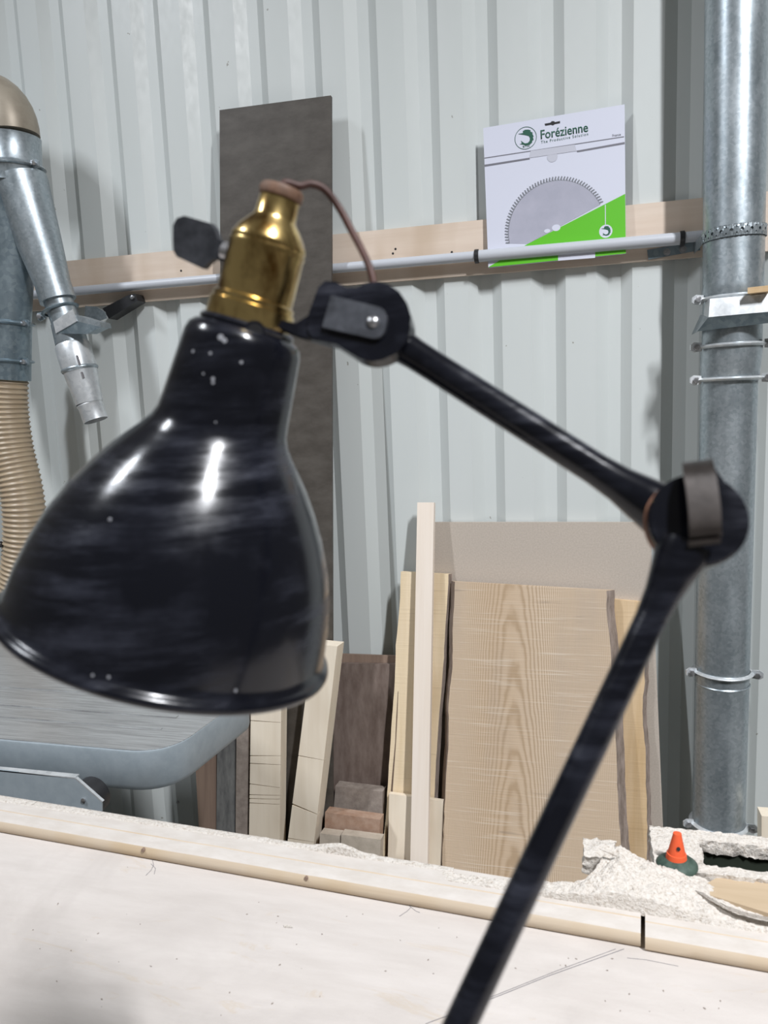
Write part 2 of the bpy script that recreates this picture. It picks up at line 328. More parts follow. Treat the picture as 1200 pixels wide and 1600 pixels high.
# ------------------------------------------------------------------ leaning boards
def lean_frame(a, b):
    """plane Y = a + b z"""
    n = Vector((0, 1, -b)).normalized(); p0 = Vector((0, a, 0)); return p0, n
def lean(name, mat, px, a, b, th, parent=None, wane=None, label=None, cat=None, group=None, bev=.0012, rough_edge=0, rows=1, foot=True):
    """px: TL, TR, BR, BL pixels on the front plane; the bottom is run down to the floor"""
    p0, n = lean_frame(a, b); TL, TR, BR, BL = [UP(x, y, p0, n) for x, y in px]
    z0 = b * th + .0005
    if foot:
        BL = TL + (BL - TL) * ((TL.z - z0) / (TL.z - BL.z)); BR = TR + (BR - TR) * ((TR.z - z0) / (TR.z - BR.z))
    ux = Vector((1, 0, 0)); uz = n.cross(ux) * -1
    if uz.z < 0: uz = -uz
    mid = (BL + BR) / 2
    mw = Matrix((ux, n, uz)).transposed().to_4x4(); mw.translation = mid
    bm = bmesh.new(); nr = rows; L = []; Rr = []
    wl, wr = wane or (0, 0)
    grid = []
    for i in range(nr + 1):
        t = i / nr
        l = BL.lerp(TL, t); r = BR.lerp(TR, t)
        if rough_edge:
            l = l + ux * rough_edge * (noise.noise(Vector((3.1, 0, t * 9 + TL.x * 7))) + .4 * noise.noise(Vector((7.1, 0, t * 37))))
            r = r + ux * rough_edge * (noise.noise(Vector((9.7, 0, t * 8 + TL.x * 5))) + .4 * noise.noise(Vector((1.1, 0, t * 33))))
        grid.append([l, l + n * th - ux * wl, r + n * th + ux * wr, r])
    vv = [[bm.verts.new(p) for p in row] for row in grid]
    fb = []
    for A, B in zip(vv, vv[1:]):
        for k in range(4):
            f = bm.faces.new((A[k], A[(k + 1) % 4], B[(k + 1) % 4], B[k]))
            if (k == 0 and wl) or (k == 2 and wr): fb.append(f)
    bm.faces.new(vv[0]); bm.faces.new(vv[-1])
    idx = None
    if not rough_edge and bev: bevel(bm, bev, 1)
    o = mesh_obj(name, bm, mat, parent, mw)
    if fb:
        o.data.materials.append(M['bark'])
        # side faces of a waney board carry the bark
        for p in o.data.polygons:
            c = p.normal
            if abs(c.x) > .45 and abs(c.z) < .7 and len(p.vertices) == 4 and p.area > 1e-6:
                if (c.x < 0 and wl) or (c.x > 0 and wr): p.material_index = 1
    if label: tag(o, label, cat, group)
    return o
lean('tall_panel', M['film'], [(343, 172), (517, 149), (519, 1000), (347, 1000)], 1.955, .078, .012, label='tall dark grey film-faced panel leaning behind the lamp', cat='board')
lean('fibreboard_panel', M['mdf'], [(676, 816), (1016, 816), (1030, 1150), (676, 1150)], 2.073, .085, .018, label='wide brown fibreboard panel leaning behind the wooden slabs', cat='board')
lean('live_edge_slab', M['slab'], [(712, 909), (948, 923), (970, 1300), (690, 1350)], 1.93, .165, .034, wane=(.016, .022), rows=60, rough_edge=.006,
     label='largest wooden slab with arched grain and grey bark edges', cat='slab')
lean('waney_slab', M['amber'], [(945, 935), (1003, 941), (1010, 1300), (930, 1300)], 2.015, .125, .022, wane=(0, .012), rows=50, rough_edge=.008, label='narrow amber slab with rough bark edge behind the largest slab', cat='slab')
yb = lean('cracked_board', M['yellow'], [(627, 893), (701, 897), (672, 1350), (598, 1345)], 1.95, .17, .026, wane=(0, .006), rows=40, rough_edge=.004, label='yellowish sawn board with a long crack behind the thin batten', cat='board')
# the crack: a thin recessed dark sliver down the board
p0, n = lean_frame(1.9490, .17)
cr_px = [(622, 1080), (620, 1120), (618, 1160), (614, 1210), (611, 1250), (606, 1300), (603, 1345)]
bm = bmesh.new(); wd = [.6, 1.6, 1.2, 2.2, 2.8, 2.2, 2.6]; prev = None
for (x, y), w in zip(cr_px, wd):
    a_, b_ = bm.verts.new(UP(x - w / 2, y, p0, n)), bm.verts.new(UP(x + w / 2, y, p0, n))
    if prev: bm.faces.new((prev[0], prev[1], b_, a_))
    prev = (a_, b_)
bmesh.ops.solidify(bm, geom=bm.faces[:], thickness=.0008)
mesh_obj('crack', bm, M['brown'], yb, WM[yb.name])
lean('short_board', M['cream'], [(608, 1240), (692, 1252), (688, 1345), (606, 1345)], 1.925, .165, .018, label='short pale board standing before the cracked board, behind thin batten', cat='board')
lean('thin_batten', M['pale'], [(652, 785), (678, 785), (668, 1352), (641, 1350)], 1.86, .22, .023, label='tall thin pale square batten leaning against the cracked board', cat='batten')
lean('film_plywood_board', M['brownboard'], [(480, 1036), (617, 1038), (617, 1200), (470, 1200)], 2.04, .12, .018, label='dark brown plywood board between leaning beam and cracked board', cat='board')
lean('brown_back_board', M['brown'], [(482, 1020), (618, 1025), (618, 1200), (470, 1200)], 2.065, .115, .012, label='brown board edge showing above the dark plywood board', cat='board')
# offcuts stacked in steps in front of the plywood
lean('wood_offcut', M['offgrey'], [(524, 1228), (598, 1237), (597, 1300), (519, 1300)], 1.985, .10, .04, label='grey-brown offcut, topmost of the stepped offcuts beside cracked board', cat='offcut')
lean('wood_offcut', M['offred'], [(508, 1269), (594, 1281), (592, 1330), (506, 1330)], 1.90, .10, .04, label='reddish offcut, middle step of the stacked offcuts', cat='offcut')
lean('wood_offcut', M['offpale'], [(500, 1302), (531, 1306), (530, 1345), (498, 1345)], 1.855, .10, .035, label='narrow pale offcut at bottom of steps, left of two', cat='offcut')
lean('wood_offcut', M['offpale'], [(533, 1304), (595, 1312), (593, 1345), (532, 1345)], 1.855, .10, .035, label='wider pale offcut at bottom of steps, right of two', cat='offcut')
# strips at left, mostly behind the machine table
lean('board_strip', M['brown'], [(300, 1100), (337, 1100), (337, 1300), (311, 1300)], 1.895, .10, .03, label='brown strip of wood, leftmost of the standing strips', cat='strip')
lean('board_strip', M['greyboard'], [(340, 1090), (366, 1090), (366, 1300), (338, 1300)], 1.895, .10, .03, label='dark grey stained strip between two brown strips', cat='strip')
lean('board_strip', M['offgrey'], [(370, 1090), (388, 1090), (386, 1300), (368, 1300)], 1.895, .10, .03, label='narrow brown-grey strip beside the upright sawn beam', cat='strip')
lean('dark_plank', M['greyboard'], [(435, 1060), (480, 1060), (474, 1300), (437, 1300)], 2.0, .12, .02, label='dark grey plank in the gap between the two sawn beams', cat='plank')

def kerf_beam(px, a, b, th, kerfs, label):
    """a square beam with saw kerfs cut into its front: kerfs = [(y_left, y_right, width_mm, depth)] in pixels on the front face"""
    p0, n = lean_frame(a, b); TL, TR, BR, BL = [UP(x, y, p0, n) for x, y in px]; z0 = b * th + .0005
    BL = TL + (BL - TL) * ((TL.z - z0) / (TL.z - BL.z)); BR = TR + (BR - TR) * ((TR.z - z0) / (TR.z - BR.z))
    stops = [(0, 0, 0)]
    for yl, yr, w, d in sorted(kerfs, key=lambda k: -k[0]):
        xl = (px[0][0] + px[3][0]) / 2; xr = (px[1][0] + px[2][0]) / 2
        zl = UP(xl, yl, p0, n).z; zr = UP(xr, yr, p0, n).z
        tl = (zl - z0) / (TL.z - z0); tr = (zr - z0) / (TR.z - z0); e = w / TL.z / 2
        e2 = e * .35
        stops += [(tl - e, tr - e2, 0), (tl - e, tr - e2, d), (tl + e, tr + e2, d), (tl + e, tr + e2, 0)]
    stops.append((1, 1, 0))
    ux = Vector((1, 0, 0)); uz = n.cross(ux); uz = uz if uz.z > 0 else -uz
    bm = bmesh.new(); rows = []
    for tl, tr, d in stops:
        l = BL.lerp(TL, tl); r = BR.lerp(TR, tr); rows.append([bm.verts.new(q) for q in (l + n * d, l + n * th, r + n * th, r + n * d)])
    for A, B in zip(rows, rows[1:]):
        for k in range(4):
            if (A[k].co - B[k].co).length < 1e-7 and (A[(k + 1) % 4].co - B[(k + 1) % 4].co).length < 1e-7: continue
            bm.faces.new((A[k], A[(k + 1) % 4], B[(k + 1) % 4], B[k]))
    bm.faces.new(rows[0]); bm.faces.new(rows[-1]); bmesh.ops.remove_doubles(bm, verts=bm.verts, dist=1e-6)
    mw = Matrix((ux, n, uz)).transposed().to_4x4(); mw.translation = (BL + BR) / 2
    return tag(mesh_obj('sawn_beam', bm, M['cream'], None, mw), label, 'beam')
kerf_beam([(393, 1040), (440, 1040), (437, 1315), (389, 1315)], 1.885, .10, .045,
          [(1126, 1129, .003, .012), (1181, 1181, .003, .012), (1193, 1195, .003, .012), (1225, 1231, .003, .012), (1242, 1243, .003, .012), (1248, 1249, .003, .012), (1255, 1257, .003, .012)],
          'upright cream beam with several dark saw cuts, beside the narrow strips')
kerf_beam([(488, 1006), (527, 1010), (490, 1322), (449, 1318)], 1.865, .10, .062,
          [(1181, 1188, .003, .02), (1258, 1274, .006, .02), (1312, 1318, .003, .01)], 'tilted cream beam with split leaning right below the lamp shade')
lean('wood_block', M['cream'], [(1190, 1275), (1235, 1278), (1235, 1340), (1190, 1340)], 1.95, .05, .05, label='small wood block at right frame edge behind the duct', cat='block')

# ------------------------------------------------------------------ saw blade box
BA, BB = 2.075, .045
p0, n = lean_frame(BA, BB)
def bp(px, py, off=0.): return UP(px, py, p0, n) - n * off
def flat(name, pts, mat, off, parent, th=.0003):
    bm = prism([bp(x, y, off) for x, y in pts], -n * th); return part(name, bm, mat, parent)
base = bp(763, 417)
bxo = thing('saw_blade_box', 'white and lime green cardboard saw blade box tucked behind conduit', 'box', base)
# keep it clear of batten and conduit
cor = [(755, 200), (976, 163), (978, 396), (763, 418)]
part('card_sleeve', prism([bp(x, y, 0) for x, y in cor], n * .006), M['card'], bxo)
flat('printed_green', [(976.8, 303), (977.9, 396), (763, 417.6), (825, 381)], M['print_green'], .0006, bxo)
flat('printed_white', [(872, 397), (930, 391), (930, 403), (872, 407.5)], M['card'], .0009, bxo)
# blade
A_, B_, C_ = [bp(*q, .0003) for q in ((791, 382), (880, 276), (943, 317))]
ux = Vector((1, 0, 0)); uy = n.cross(ux); uy = uy if uy.z > 0 else -uy
def to2(p): d = p - A_; return d.dot(ux), d.dot(uy)
(ax, ay), (bx_, by_), (cx_, cy_) = to2(A_), to2(B_), to2(C_)
D = 2 * (ax * (by_ - cy_) + bx_ * (cy_ - ay) + cx_ * (ay - by_))
uxc = ((ax * ax + ay * ay) * (by_ - cy_) + (bx_ ** 2 + by_ ** 2) * (cy_ - ay) + (cx_ ** 2 + cy_ ** 2) * (ay - by_)) / D
uyc = ((ax * ax + ay * ay) * (cx_ - bx_) + (bx_ ** 2 + by_ ** 2) * (ax - cx_) + (cx_ ** 2 + cy_ ** 2) * (bx_ - ax)) / D
RB = math.hypot(uxc - ax, uyc - ay)
def bl(r, th, off): return A_ + ux * (uxc + r * math.cos(th)) + uy * (uyc + r * math.sin(th)) - n * off
t1 = math.atan2(ay - uyc, ax - uxc); t0 = math.atan2(cy_ - uyc, cx_ - uxc)
if t1 < 0: t1 += 2 * math.pi
nt = 50; pts = [bl(RB * .93, t0 + (t1 - t0) * i / 60, 0) for i in range(61)]
part('printed_blade', prism(pts + [bp(825, 381, .0003)], -n * .0002), M['print_light'], bxo)
bm = bmesh.new(); st = (t1 - t0) / nt
for i in range(nt):
    t = t0 + st * i
    prism([bl(RB * .925, t, 0), bl(RB * .925, t + st, 0), bl(RB * .955, t + st * .95, 0), bl(RB * 1.01, t + st * .62, 0), bl(RB * 1.0, t + st * .25, 0), bl(RB * .95, t + st * .4, 0)], -n * .0003, bm)
part('printed_teeth', bm, M['print_tooth'], bxo)['kind'] = 'stuff'
def disc_px(name, x, y, r, mat, off, sx=1.0, ir=None, parent=None):
    c = bp(x, y, off); R = pxr(c, r); bm = bmesh.new(); k = 28
    if ir is None: prism([c + ux * R * sx * math.cos(2 * math.pi * i / k) + uy * R * math.sin(2 * math.pi * i / k) for i in range(k)], -n * .0002, bm)
    else:
        q = R * ir / r
        for i in range(k):
            a0, a1 = 2 * math.pi * i / k, 2 * math.pi * (i + 1) / k
            prism([c + ux * R * math.cos(a0) + uy * R * math.sin(a0), c + ux * R * math.cos(a1) + uy * R * math.sin(a1), c + ux * q * math.cos(a1) + uy * q * math.sin(a1), c + ux * q * math.cos(a0) + uy * q * math.sin(a0)], -n * .0002, bm)
    return part(name, bm, mat, parent or bxo)
disc_px('printed_hole', 869, 356, 5, M['card'], .0008, 1.3); disc_px('printed_hole', 855, 361, 3, M['card'], .0008, 1.6)
flat('printed_line', [(757, 246.5), (975, 213), (975, 214.2), (757, 247.7)], M['print_shade_grey'], .0004, bxo)
flat('flap_slot_shade', [(757, 257.5), (827, 246.5), (828, 249), (757, 260.5)], M['print_shade_grey'], .0004, bxo)  # shadow in the flap slots, painted as strips of the ink grey
flat('flap_slot_shade', [(901, 235.5), (976, 222), (976, 225), (902, 238)], M['print_shade_grey'], .0004, bxo)
flat('tuck_tab', [(827, 247), (829, 236), (898, 226), (901, 236)], M['fold'], .0006, bxo)
disc_px('thumb_notch', 863, 245, 8, M['fold'], .0005)
bm = prism([bp(x, y, .0004) for x, y in ((851, 193.5), (860, 191.8), (862, 189.5), (866, 189.5), (867, 191), (875, 189.2), (875, 192.5), (867, 194), (864, 196), (861, 195), (852, 196.5))], -n * .0003)
part('hanger_slot', bm, M['black'], bxo)
flat('printed_white_line', [(945.2, 320), (946.4, 320), (946.6, 352), (945.4, 352)], M['card'], .0009, bxo)
disc_px('emblem_disc', 946.5, 361.5, 10, M['card'], .0009)
def fish(cx, cy, s, off, name):
    """curled long-billed fish: a tapering arc body, bill, fins and tail"""
    e = thing_part(name)
    O = lambda x, y: bp(cx + x * s, cy + y * s, off)
    body = [(-12, -6.5), (-4, -8), (-4.5, -11), (-1, -13.2), (4, -13.5), (8, -12.5), (7.5, -10.5), (11.5, -8.5), (10.5, -7), (13, -2.5), (11.5, -2), (12.8, 3), (11, 3.5), (10, 7.5), (6.5, 10.5), (1, 11.8), (-4, 10.5), (-9.5, 9.8), (-6, 8.5), (-7.5, 4), (-4.5, 6.5), (-1, 8.6), (3.5, 7.8), (6.5, 4.5), (7, 0), (5, -3.2), (1.5, -4.2), (-2, -5), (-12, -6.5)][:-1]
    bm = bmesh.new(); prism([O(x, y) for x, y in body], -n * .0002, bm)
    bmesh.ops.triangulate(bm, faces=[f for f in bm.faces if len(f.verts) > 4])
    return part(name, bm, M['print_dark'], bxo)
def thing_part(x): return None
disc_px('emblem_ring', 821.3, 215.8, 17, M['print_dark'], .0005, ir=16.2)
fish(821.3, 215.8, .98, .0006, 'fish_emblem'); fish(946.5, 361.5, .6, .0014, 'fish_emblem')
def lettering(txt, a, b, hpx, mat, off, bold=0., spacing=1.0):
    cu_ = bpy.data.curves.new('txt', 'FONT'); cu_.body = txt; cu_.size = 1; cu_.offset = bold; cu_.space_character = spacing; cu_.resolution_u = 3
    o = bpy.data.objects.new('txt', cu_); link(o); bpy.context.view_layer.update()
    me = bpy.data.meshes.new_from_object(o.evaluated_get(bpy.context.evaluated_depsgraph_get()))
    bpy.data.objects.remove(o)
    bm = bmesh.new(); bm.from_mesh(me); bpy.data.meshes.remove(me)
    x0 = min(v.co.x for v in bm.verts); x1 = max(v.co.x for v in bm.verts)
    A, B = bp(*a, off), bp(*b, off); u = (B - A); L = u.length; u.normalize(); v = n.cross(u); v = v if v.z > 0 else -v
    H = pxr(A, hpx) / .70
    for q in bm.verts: q.co = A + u * ((q.co.x - x0) / (x1 - x0) * L) + v * (q.co.y * H)
    r = bmesh.ops.extrude_face_region(bm, geom=bm.faces[:]); bmesh.ops.translate(bm, verts=[g for g in r['geom'] if isinstance(g, bmesh.types.BMVert)], vec=-n * .0002)
    return part('lettering', bm, mat, bxo)
lettering('Forézienne', (845, 217.5), (919, 205.5), 13.5, M['print_dark'], .0005, .012)
lettering('The Productive Solution', (845.5, 224.5), (919, 211.5), 4.2, M['print_dark'], .0005, 0, 1.35)
lettering('France', (957, 214), (970, 211.8), 3.8, M['print_shade_grey'], .0005)
lettering('BTIX', (817, 230.8), (828, 229.4), 2.8, M['print_dark'], .0007)

# ------------------------------------------------------------------ right duct
DY = 2.055
def axis_pts(l): return [P(x, y, DY) for x, y in l]
rt = P(1151, 0, DY); rm = P(1145, 466, DY); rl = P(1139, 595, DY); rb = P(1123, 1275, DY)
r_up = pxr(rt, 46.5); r_lo = pxr(rl, 41.5)
duct = thing('dust_duct', 'large galvanised steel dust duct running vertically up the right wall', 'duct', (rb.x - .01, DY, 0))
ax_up = (rt - rm).normalized(); top = rm + ax_up * 1.25
part('upper_pipe', lathe(rm, ax_up, [(0, r_up), (.012, r_up * 1.045), (.03, r_up), ((top - rm).length, r_up)], 56), M['galv'], duct, 50)
ax_lo = (rl - rb).normalized(); L = rl.z / ax_lo.z
bot = rl - ax_lo * (L - .002)
part('lower_pipe', lathe(bot, ax_lo, [(0, r_lo), (L, r_lo)], 56), M['galv'], duct, 50)
g0 = P(1143, 540, DY)
part('reducer', lathe(rl, (g0 - rl), [(0, r_lo * 1.0), (.004, r_lo * 1.03), ((g0 - rl).length * .9, r_up * 1.02), ((g0 - rl).length, r_up * 1.02)], 56), M['galv'], duct, 40)
part('gate_collar', lathe(g0, (rm - g0), [(0, r_up * .99), ((rm - g0).length, r_up * .99)], 56), M['galv'], duct, 40)
def clamp(c, axis, r, parent, ears=(-1, 1), w=.010, mat='zinc', earsize=.017):
    a = Vector(axis).normalized(); bm = lathe(c - a * w / 2, a, [(0, r + .0006), (w * .12, r + .006), (w * .5, r + .0095), (w * .88, r + .006), (w, r + .0006)], 48, cap=False)
    o = part('clamp_ring', bm, M[mat], parent, 60)
    for s in ears:
        e = Vector((s, -.25, 0)); e = (e - a * e.dot(a)).normalized(); q = c + e * (r + .013)
        t = a.cross(e)
        bm = bevel(prism([q - e * .010 - a * .010, q + e * .008 - a * .012, q + e * earsize - a * .006, q + e * earsize + a * .006, q + e * .008 + a * .012, q - e * .010 + a * .010], t * .005), .0015, 2)
        er = mesh_obj('clamp_ear', bm, M[mat], o, WM[o.name], 50)
        nn = -t if t.y > 0 else t
        b_ = mesh_obj('clamp_bolt', lathe(q + e * .004 + (t * .0 if t.y < 0 else -nn * .0), nn, [(-.004, .0055), (.005, .0055), (.0055, .0075), (.012, .0075), (.0125, .005)], 6), M['silver'], o, WM[o.name], 30)
    return o
clamp(P(1144.5, 466, DY), ax_up, r_up, duct); clamp(P(1142.5, 540, DY), ax_up, r_up * 1.02, duct, (-1, 1)); clamp(P(1140, 592, DY), ax_lo, r_lo * 1.04, duct)
clamp(P(1129, 1048, DY), ax_lo, r_lo, duct); clamp(P(1123, 1284, DY), ax_lo, r_lo, duct)
part('swaged_bead', lathe(P(1128.5, 1066, DY) , ax_lo, [(-.003, r_lo * 1.0), (0, r_lo + .002), (.003, r_lo)], 56, cap=False), M['galv'], duct, 60)
# slide gate frame
gc = P(1143, 487, DY); hw = .088
def gbox(x0, x1, y0, y1, z0, z1): return bevel(box((gc.x + x0, DY + y0, gc.z + z0), (gc.x + x1, DY + y1, gc.z + z1)), .001, 1)
part('gate_frame', prism([Vector((gc.x - .062, DY - .092, gc.z + .024)), Vector((gc.x + .12, DY - .092, gc.z + .028)), Vector((gc.x + .13, DY - .098, gc.z - .012)), Vector((gc.x - .065, DY - .098, gc.z - .018))], (0, .17, 0)), M['zinc'], duct)
part('gate_lip', prism([Vector((gc.x - .066, DY - .098, gc.z - .019)), Vector((gc.x + .13, DY - .098, gc.z - .013)), Vector((gc.x + .115, DY - .085, gc.z - .035)), Vector((gc.x - .086, DY - .075, gc.z - .047))], (0, .003, 0)), M['galv_dark'], duct)
part('gate_cheek', prism([Vector((gc.x - .066, DY - .098, gc.z - .019)), Vector((gc.x - .086, DY - .075, gc.z - .047)), Vector((gc.x - .086, DY + .03, gc.z - .047)), Vector((gc.x - .066, DY + .03, gc.z + .0))], (.002, 0, 0)), M['galv'], duct)
w0 = PZ(1170, 471, gc.z + .0405)
tag(mesh_obj('wood_wedge', bevel(prism([Vector((gc.x + .013, DY - .118, gc.z + .027)), Vector((gc.x + .058, DY - .118, gc.z + .029)), Vector((gc.x + .064, DY - .07, gc.z + .029)), Vector((gc.x + .03, DY - .07, gc.z + .027))], (0, 0, .013)), .001, 1), M['amber']), 'small wooden wedge lying on the slide gate of right duct', 'wedge')
# perforated steel strap around the duct
def strap():
    bm = bmesh.new(); cc = P(1146.5, 368, DY); w = .026; R = r_up + .0028; nseg = 10; a0, a1 = math.radians(180), math.radians(360)
    def pt(u, v):
        th = a0 + (a1 - a0) * u; return Vector((cc.x + R * math.cos(th), DY + R * math.sin(th), cc.z + (v - .5) * w + .006 * (u - .3)))
    for i in range(nseg * 2):
        u0, u1 = i / (nseg * 2), (i + 1) / (nseg * 2); big = (i % 2 == 0)
        cu0, cv0 = (u0 + u1) / 2, .5; hr_v = .17 if big else .0
        um = (u0 + u1) / 2
        holes = [(um, .5, .15)] if big else [(um, .24, .07), (um, .76, .07)]
        bands = [(0, 1)] if big else [(0, .5), (.5, 1)]
        for (v0, v1), (hu, hv, hr) in zip(bands, holes):
            outer = []; inner = []
            for k in range(12):
                t = 2 * math.pi * k / 12 + math.pi / 12
                du, dv = math.cos(t), math.sin(t)
                sc = min((u1 - u0) / 2 / max(abs(du), 1e-6), (v1 - v0) / 2 / max(abs(dv), 1e-6))
                m_ = max(abs(du), abs(dv)); outer.append(bm.verts.new(pt(hu + du / m_ * (u1 - u0) / 2, (v0 + v1) / 2 + dv / m_ * (v1 - v0) / 2)))
                inner.append(bm.verts.new(pt(hu + du * hr * w / (math.pi * R), hv + dv * hr)))
            for k in range(12): bm.faces.new((outer[k], outer[(k + 1) % 12], inner[(k + 1) % 12], inner[k]))
    bmesh.ops.remove_doubles(bm, verts=bm.verts, dist=1e-5)
    # tails running back to the batten
    for s, u in ((-1, 0), (1, 1)):
        a_, b_ = pt(u, 0), pt(u, 1); q = [bm.verts.new(x) for x in (a_, b_, Vector((b_.x + s * .002, BF - .004, b_.z)), Vector((a_.x + s * .002, BF - .004, a_.z)))]; bm.faces.new(q)
    bmesh.ops.recalc_face_normals(bm, faces=bm.faces[:]); bmesh.ops.solidify(bm, geom=bm.faces[:], thickness=.0012)
    return bm
tag(mesh_obj('perforated_strap', strap(), M['galv'], smooth=40), 'perforated galvanised strap holding the right duct to the batten', 'strap')

# ------------------------------------------------------------------ left duct with branch, and its hose
LY = 1.98
def lp(x, y, Y=LY): return P(x, y, Y)
ld = thing('branch_duct', 'galvanised wye duct with elbow and angled branch at upper left', 'duct', lp(20, 480))
c0, c1_ = lp(18, 215), lp(22, 290)
R0 = pxr(c0, 43)
up = (c0 - c1_).normalized()
ec = lp(12, 222) ; pts = []
for k in range(10):
    t = k / 9 * math.radians(88); q = lp(18, 212) + up * (.11 * math.sin(t)) + Vector((-1, .15, .0)).normalized() * .11 * (1 - math.cos(t)); pts.append(q)
part('elbow', tube(pts, R0 * .97, 40), mat_noise('dusty_tan_steel', (.30, .255, .20), (.40, .35, .28), 10, .45, .1, .001, .3), ld, 50, 'dust-tanned elbow')
part('side_pipe', tube([pts[-1] + (pts[-1] - pts[-2]).normalized() * .6 * k / 2 for k in range(3)], R0 * .97, 40), M['galv'], ld, 50)
part('collar', lathe(c0, c1_ - c0, [(0, R0 * 1.01), (.006, R0), ((c1_ - c0).length * .55, R0), ((c1_ - c0).length * .60, R0 * 1.06), ((c1_ - c0).length * .66, R0 * 1.0), ((c1_ - c0).length, R0 * 1.08)], 44), M['galv'], ld, 45)
clamp(lp(20, 262), up, R0 * 1.02, ld, (1,), .012, 'galv')
b0, b1 = lp(30, 282), lp(91, 470)
Lb = (b1 - b0).length
part('branch_pipe', lathe(b0, b1 - b0, [(0, R0 * .98), (Lb * .06, R0 * .98), (Lb * .55, pxr(b1, 33)), (Lb * .86, pxr(b1, 27)), (Lb, pxr(b1, 27.5))], 44), M['galv'], ld, 45)
t0_, t1_ = lp(16, 286), lp(10, 500); Lt = (t1_ - t0_).length
part('trunk_pipe', lathe(t0_, t1_ - t0_, [(0, R0 * 1.0), (Lt * .1, R0 * .98), (Lt, pxr(t1_, 36))], 44), M['galv_dark'], ld, 45)
t2_ = lp(9, 592)
part('trunk_collar', lathe(t1_, t2_ - t1_, [(0, pxr(t1_, 37)), ((t2_ - t1_).length, pxr(t1_, 37))], 44), M['galv_dark'], ld, 45)
clamp(lp(10, 503), (t1_ - t2_), pxr(t1_, 37), ld, (1,), .012, 'galv_dark'); clamp(lp(9.5, 562), (t1_ - t2_), pxr(t1_, 37), ld, (1,), .010, 'galv_dark')
# branch end: ring, slide gate, collars, reducer, open spout
def seg(pa, pb, prof, name, mat='galv', cap=True, smooth=45):
    a_, b_ = lp(*pa), lp(*pb); L_ = (b_ - a_).length
    cap = cap and name not in ('spout_reducer', 'wide_collar', 'swaged_bead')
    return part(name, lathe(a_, b_ - a_, [(t * L_, pxr(a_, r)) for t, r in prof], 40, cap=cap), M[mat], ld, smooth)
seg((91, 470), (104, 505), [(0, 22), (1, 22)], 'neck')
clamp(lp(94, 484), (lp(91, 470) - lp(104, 505)), pxr(b1, 24), ld, (-1,), .008, 'galv_dark', .012)
seg((104, 505), (112, 536), [(0, 23.5), (1, 24.5)], 'gate_sleeve', 'galv')
gy = LY - .045
part('gate_plate', bevel(prism([P(84, 503, gy), P(114, 483, gy), P(121, 502, gy), P(88, 521, gy)], (0, -.0025, 0)), .0006, 1), M['zinc'], ld)
part('gate_tray', bevel(prism([P(88, 521, gy), P(121, 502, gy), P(158, 511, gy), P(135, 522, gy)], (0, .05, .004)), .0006, 1), M['galv_dark'], ld)
part('gate_side', prism([P(121, 502, gy), P(118, 492, gy), P(156, 503, gy), P(158, 511, gy)], (0, .05, 0)), M['galv'], ld)
seg((112, 536), (124, 576), [(0, 24), (.12, 27), (1, 26.5)], 'wide_collar', 'zinc')
seg((124, 574), (125.5, 580), [(0, 26.5), (.3, 28), (.7, 28), (1, 26.5)], 'swaged_bead', 'galv')
seg((125.5, 579), (140, 630), [(0, 26), (1, 20.5)], 'spout_reducer', 'zinc')
sa, sb = lp(140, 630), lp(150, 657); Ls = (sb - sa).length; rs = pxr(sa, 19)
part('spout', lathe(sa, sb - sa, [(0, rs), (.004, rs * 1.06), (.008, rs), (Ls, rs), (Ls, rs * .95), (0, rs * .95)], 40, closed=True), M['zinc'], ld, 45)
mk0, mk1 = lp(119, 556), lp(129, 583)
seg_n = (mk1 - mk0)
part('marker_line', prism([P(118.6, 555, LY - .0432), P(120, 555, LY - .0432), P(125, 571, LY - .0432), P(123.6, 571, LY - .0432)], (0, .006, 0)), M['ink'], ld)
part('marker_line', prism([P(126, 581, LY - .0412), P(127.4, 581, LY - .0412), P(130.4, 590, LY - .0408), P(129, 590, LY - .0408)], (0, .006, 0)), M['ink'], ld)
# corrugated hose
hp = spline([lp(9, 588), lp(10, 640), lp(18, 700), lp(32, 760), lp(38, 810), lp(36, 880), lp(20, 980), lp(5, 1100, 1.99), lp(0, 1250, 1.99)], 24)
dd = [0]
for a_, b_ in zip(hp, hp[1:]): dd.append(dd[-1] + (b_ - a_).length)
tot = dd[-1]; ns = int(tot / .0022); hpt = []; hr = []; j = 0
for i in range(ns):
    s = tot * i / ns
    while dd[j + 1] < s: j += 1
    t = (s - dd[j]) / (dd[j + 1] - dd[j]); hpt.append(hp[j].lerp(hp[j + 1], t)); ph = s / .0155
    hr.append(pxr(hp[0], 32) + .0024 * math.cos(2 * math.pi * ph) + .0006 * math.cos(4 * math.pi * ph))
tag(mesh_obj('corrugated_hose', tube(hpt, hr, 32), M['hose'], smooth=80), 'translucent tan corrugated hose hanging below the left duct', 'hose')
tag(mesh_obj('black_rod', lathe(lp(-20, 856, 1.93), lp(3, 850, 1.93) - lp(-20, 856, 1.93), [(0, .009), (.055, .009), (.058, .006)], 12), M['black'], smooth=40), 'short black rod end at left frame edge beside the hose', 'rod')

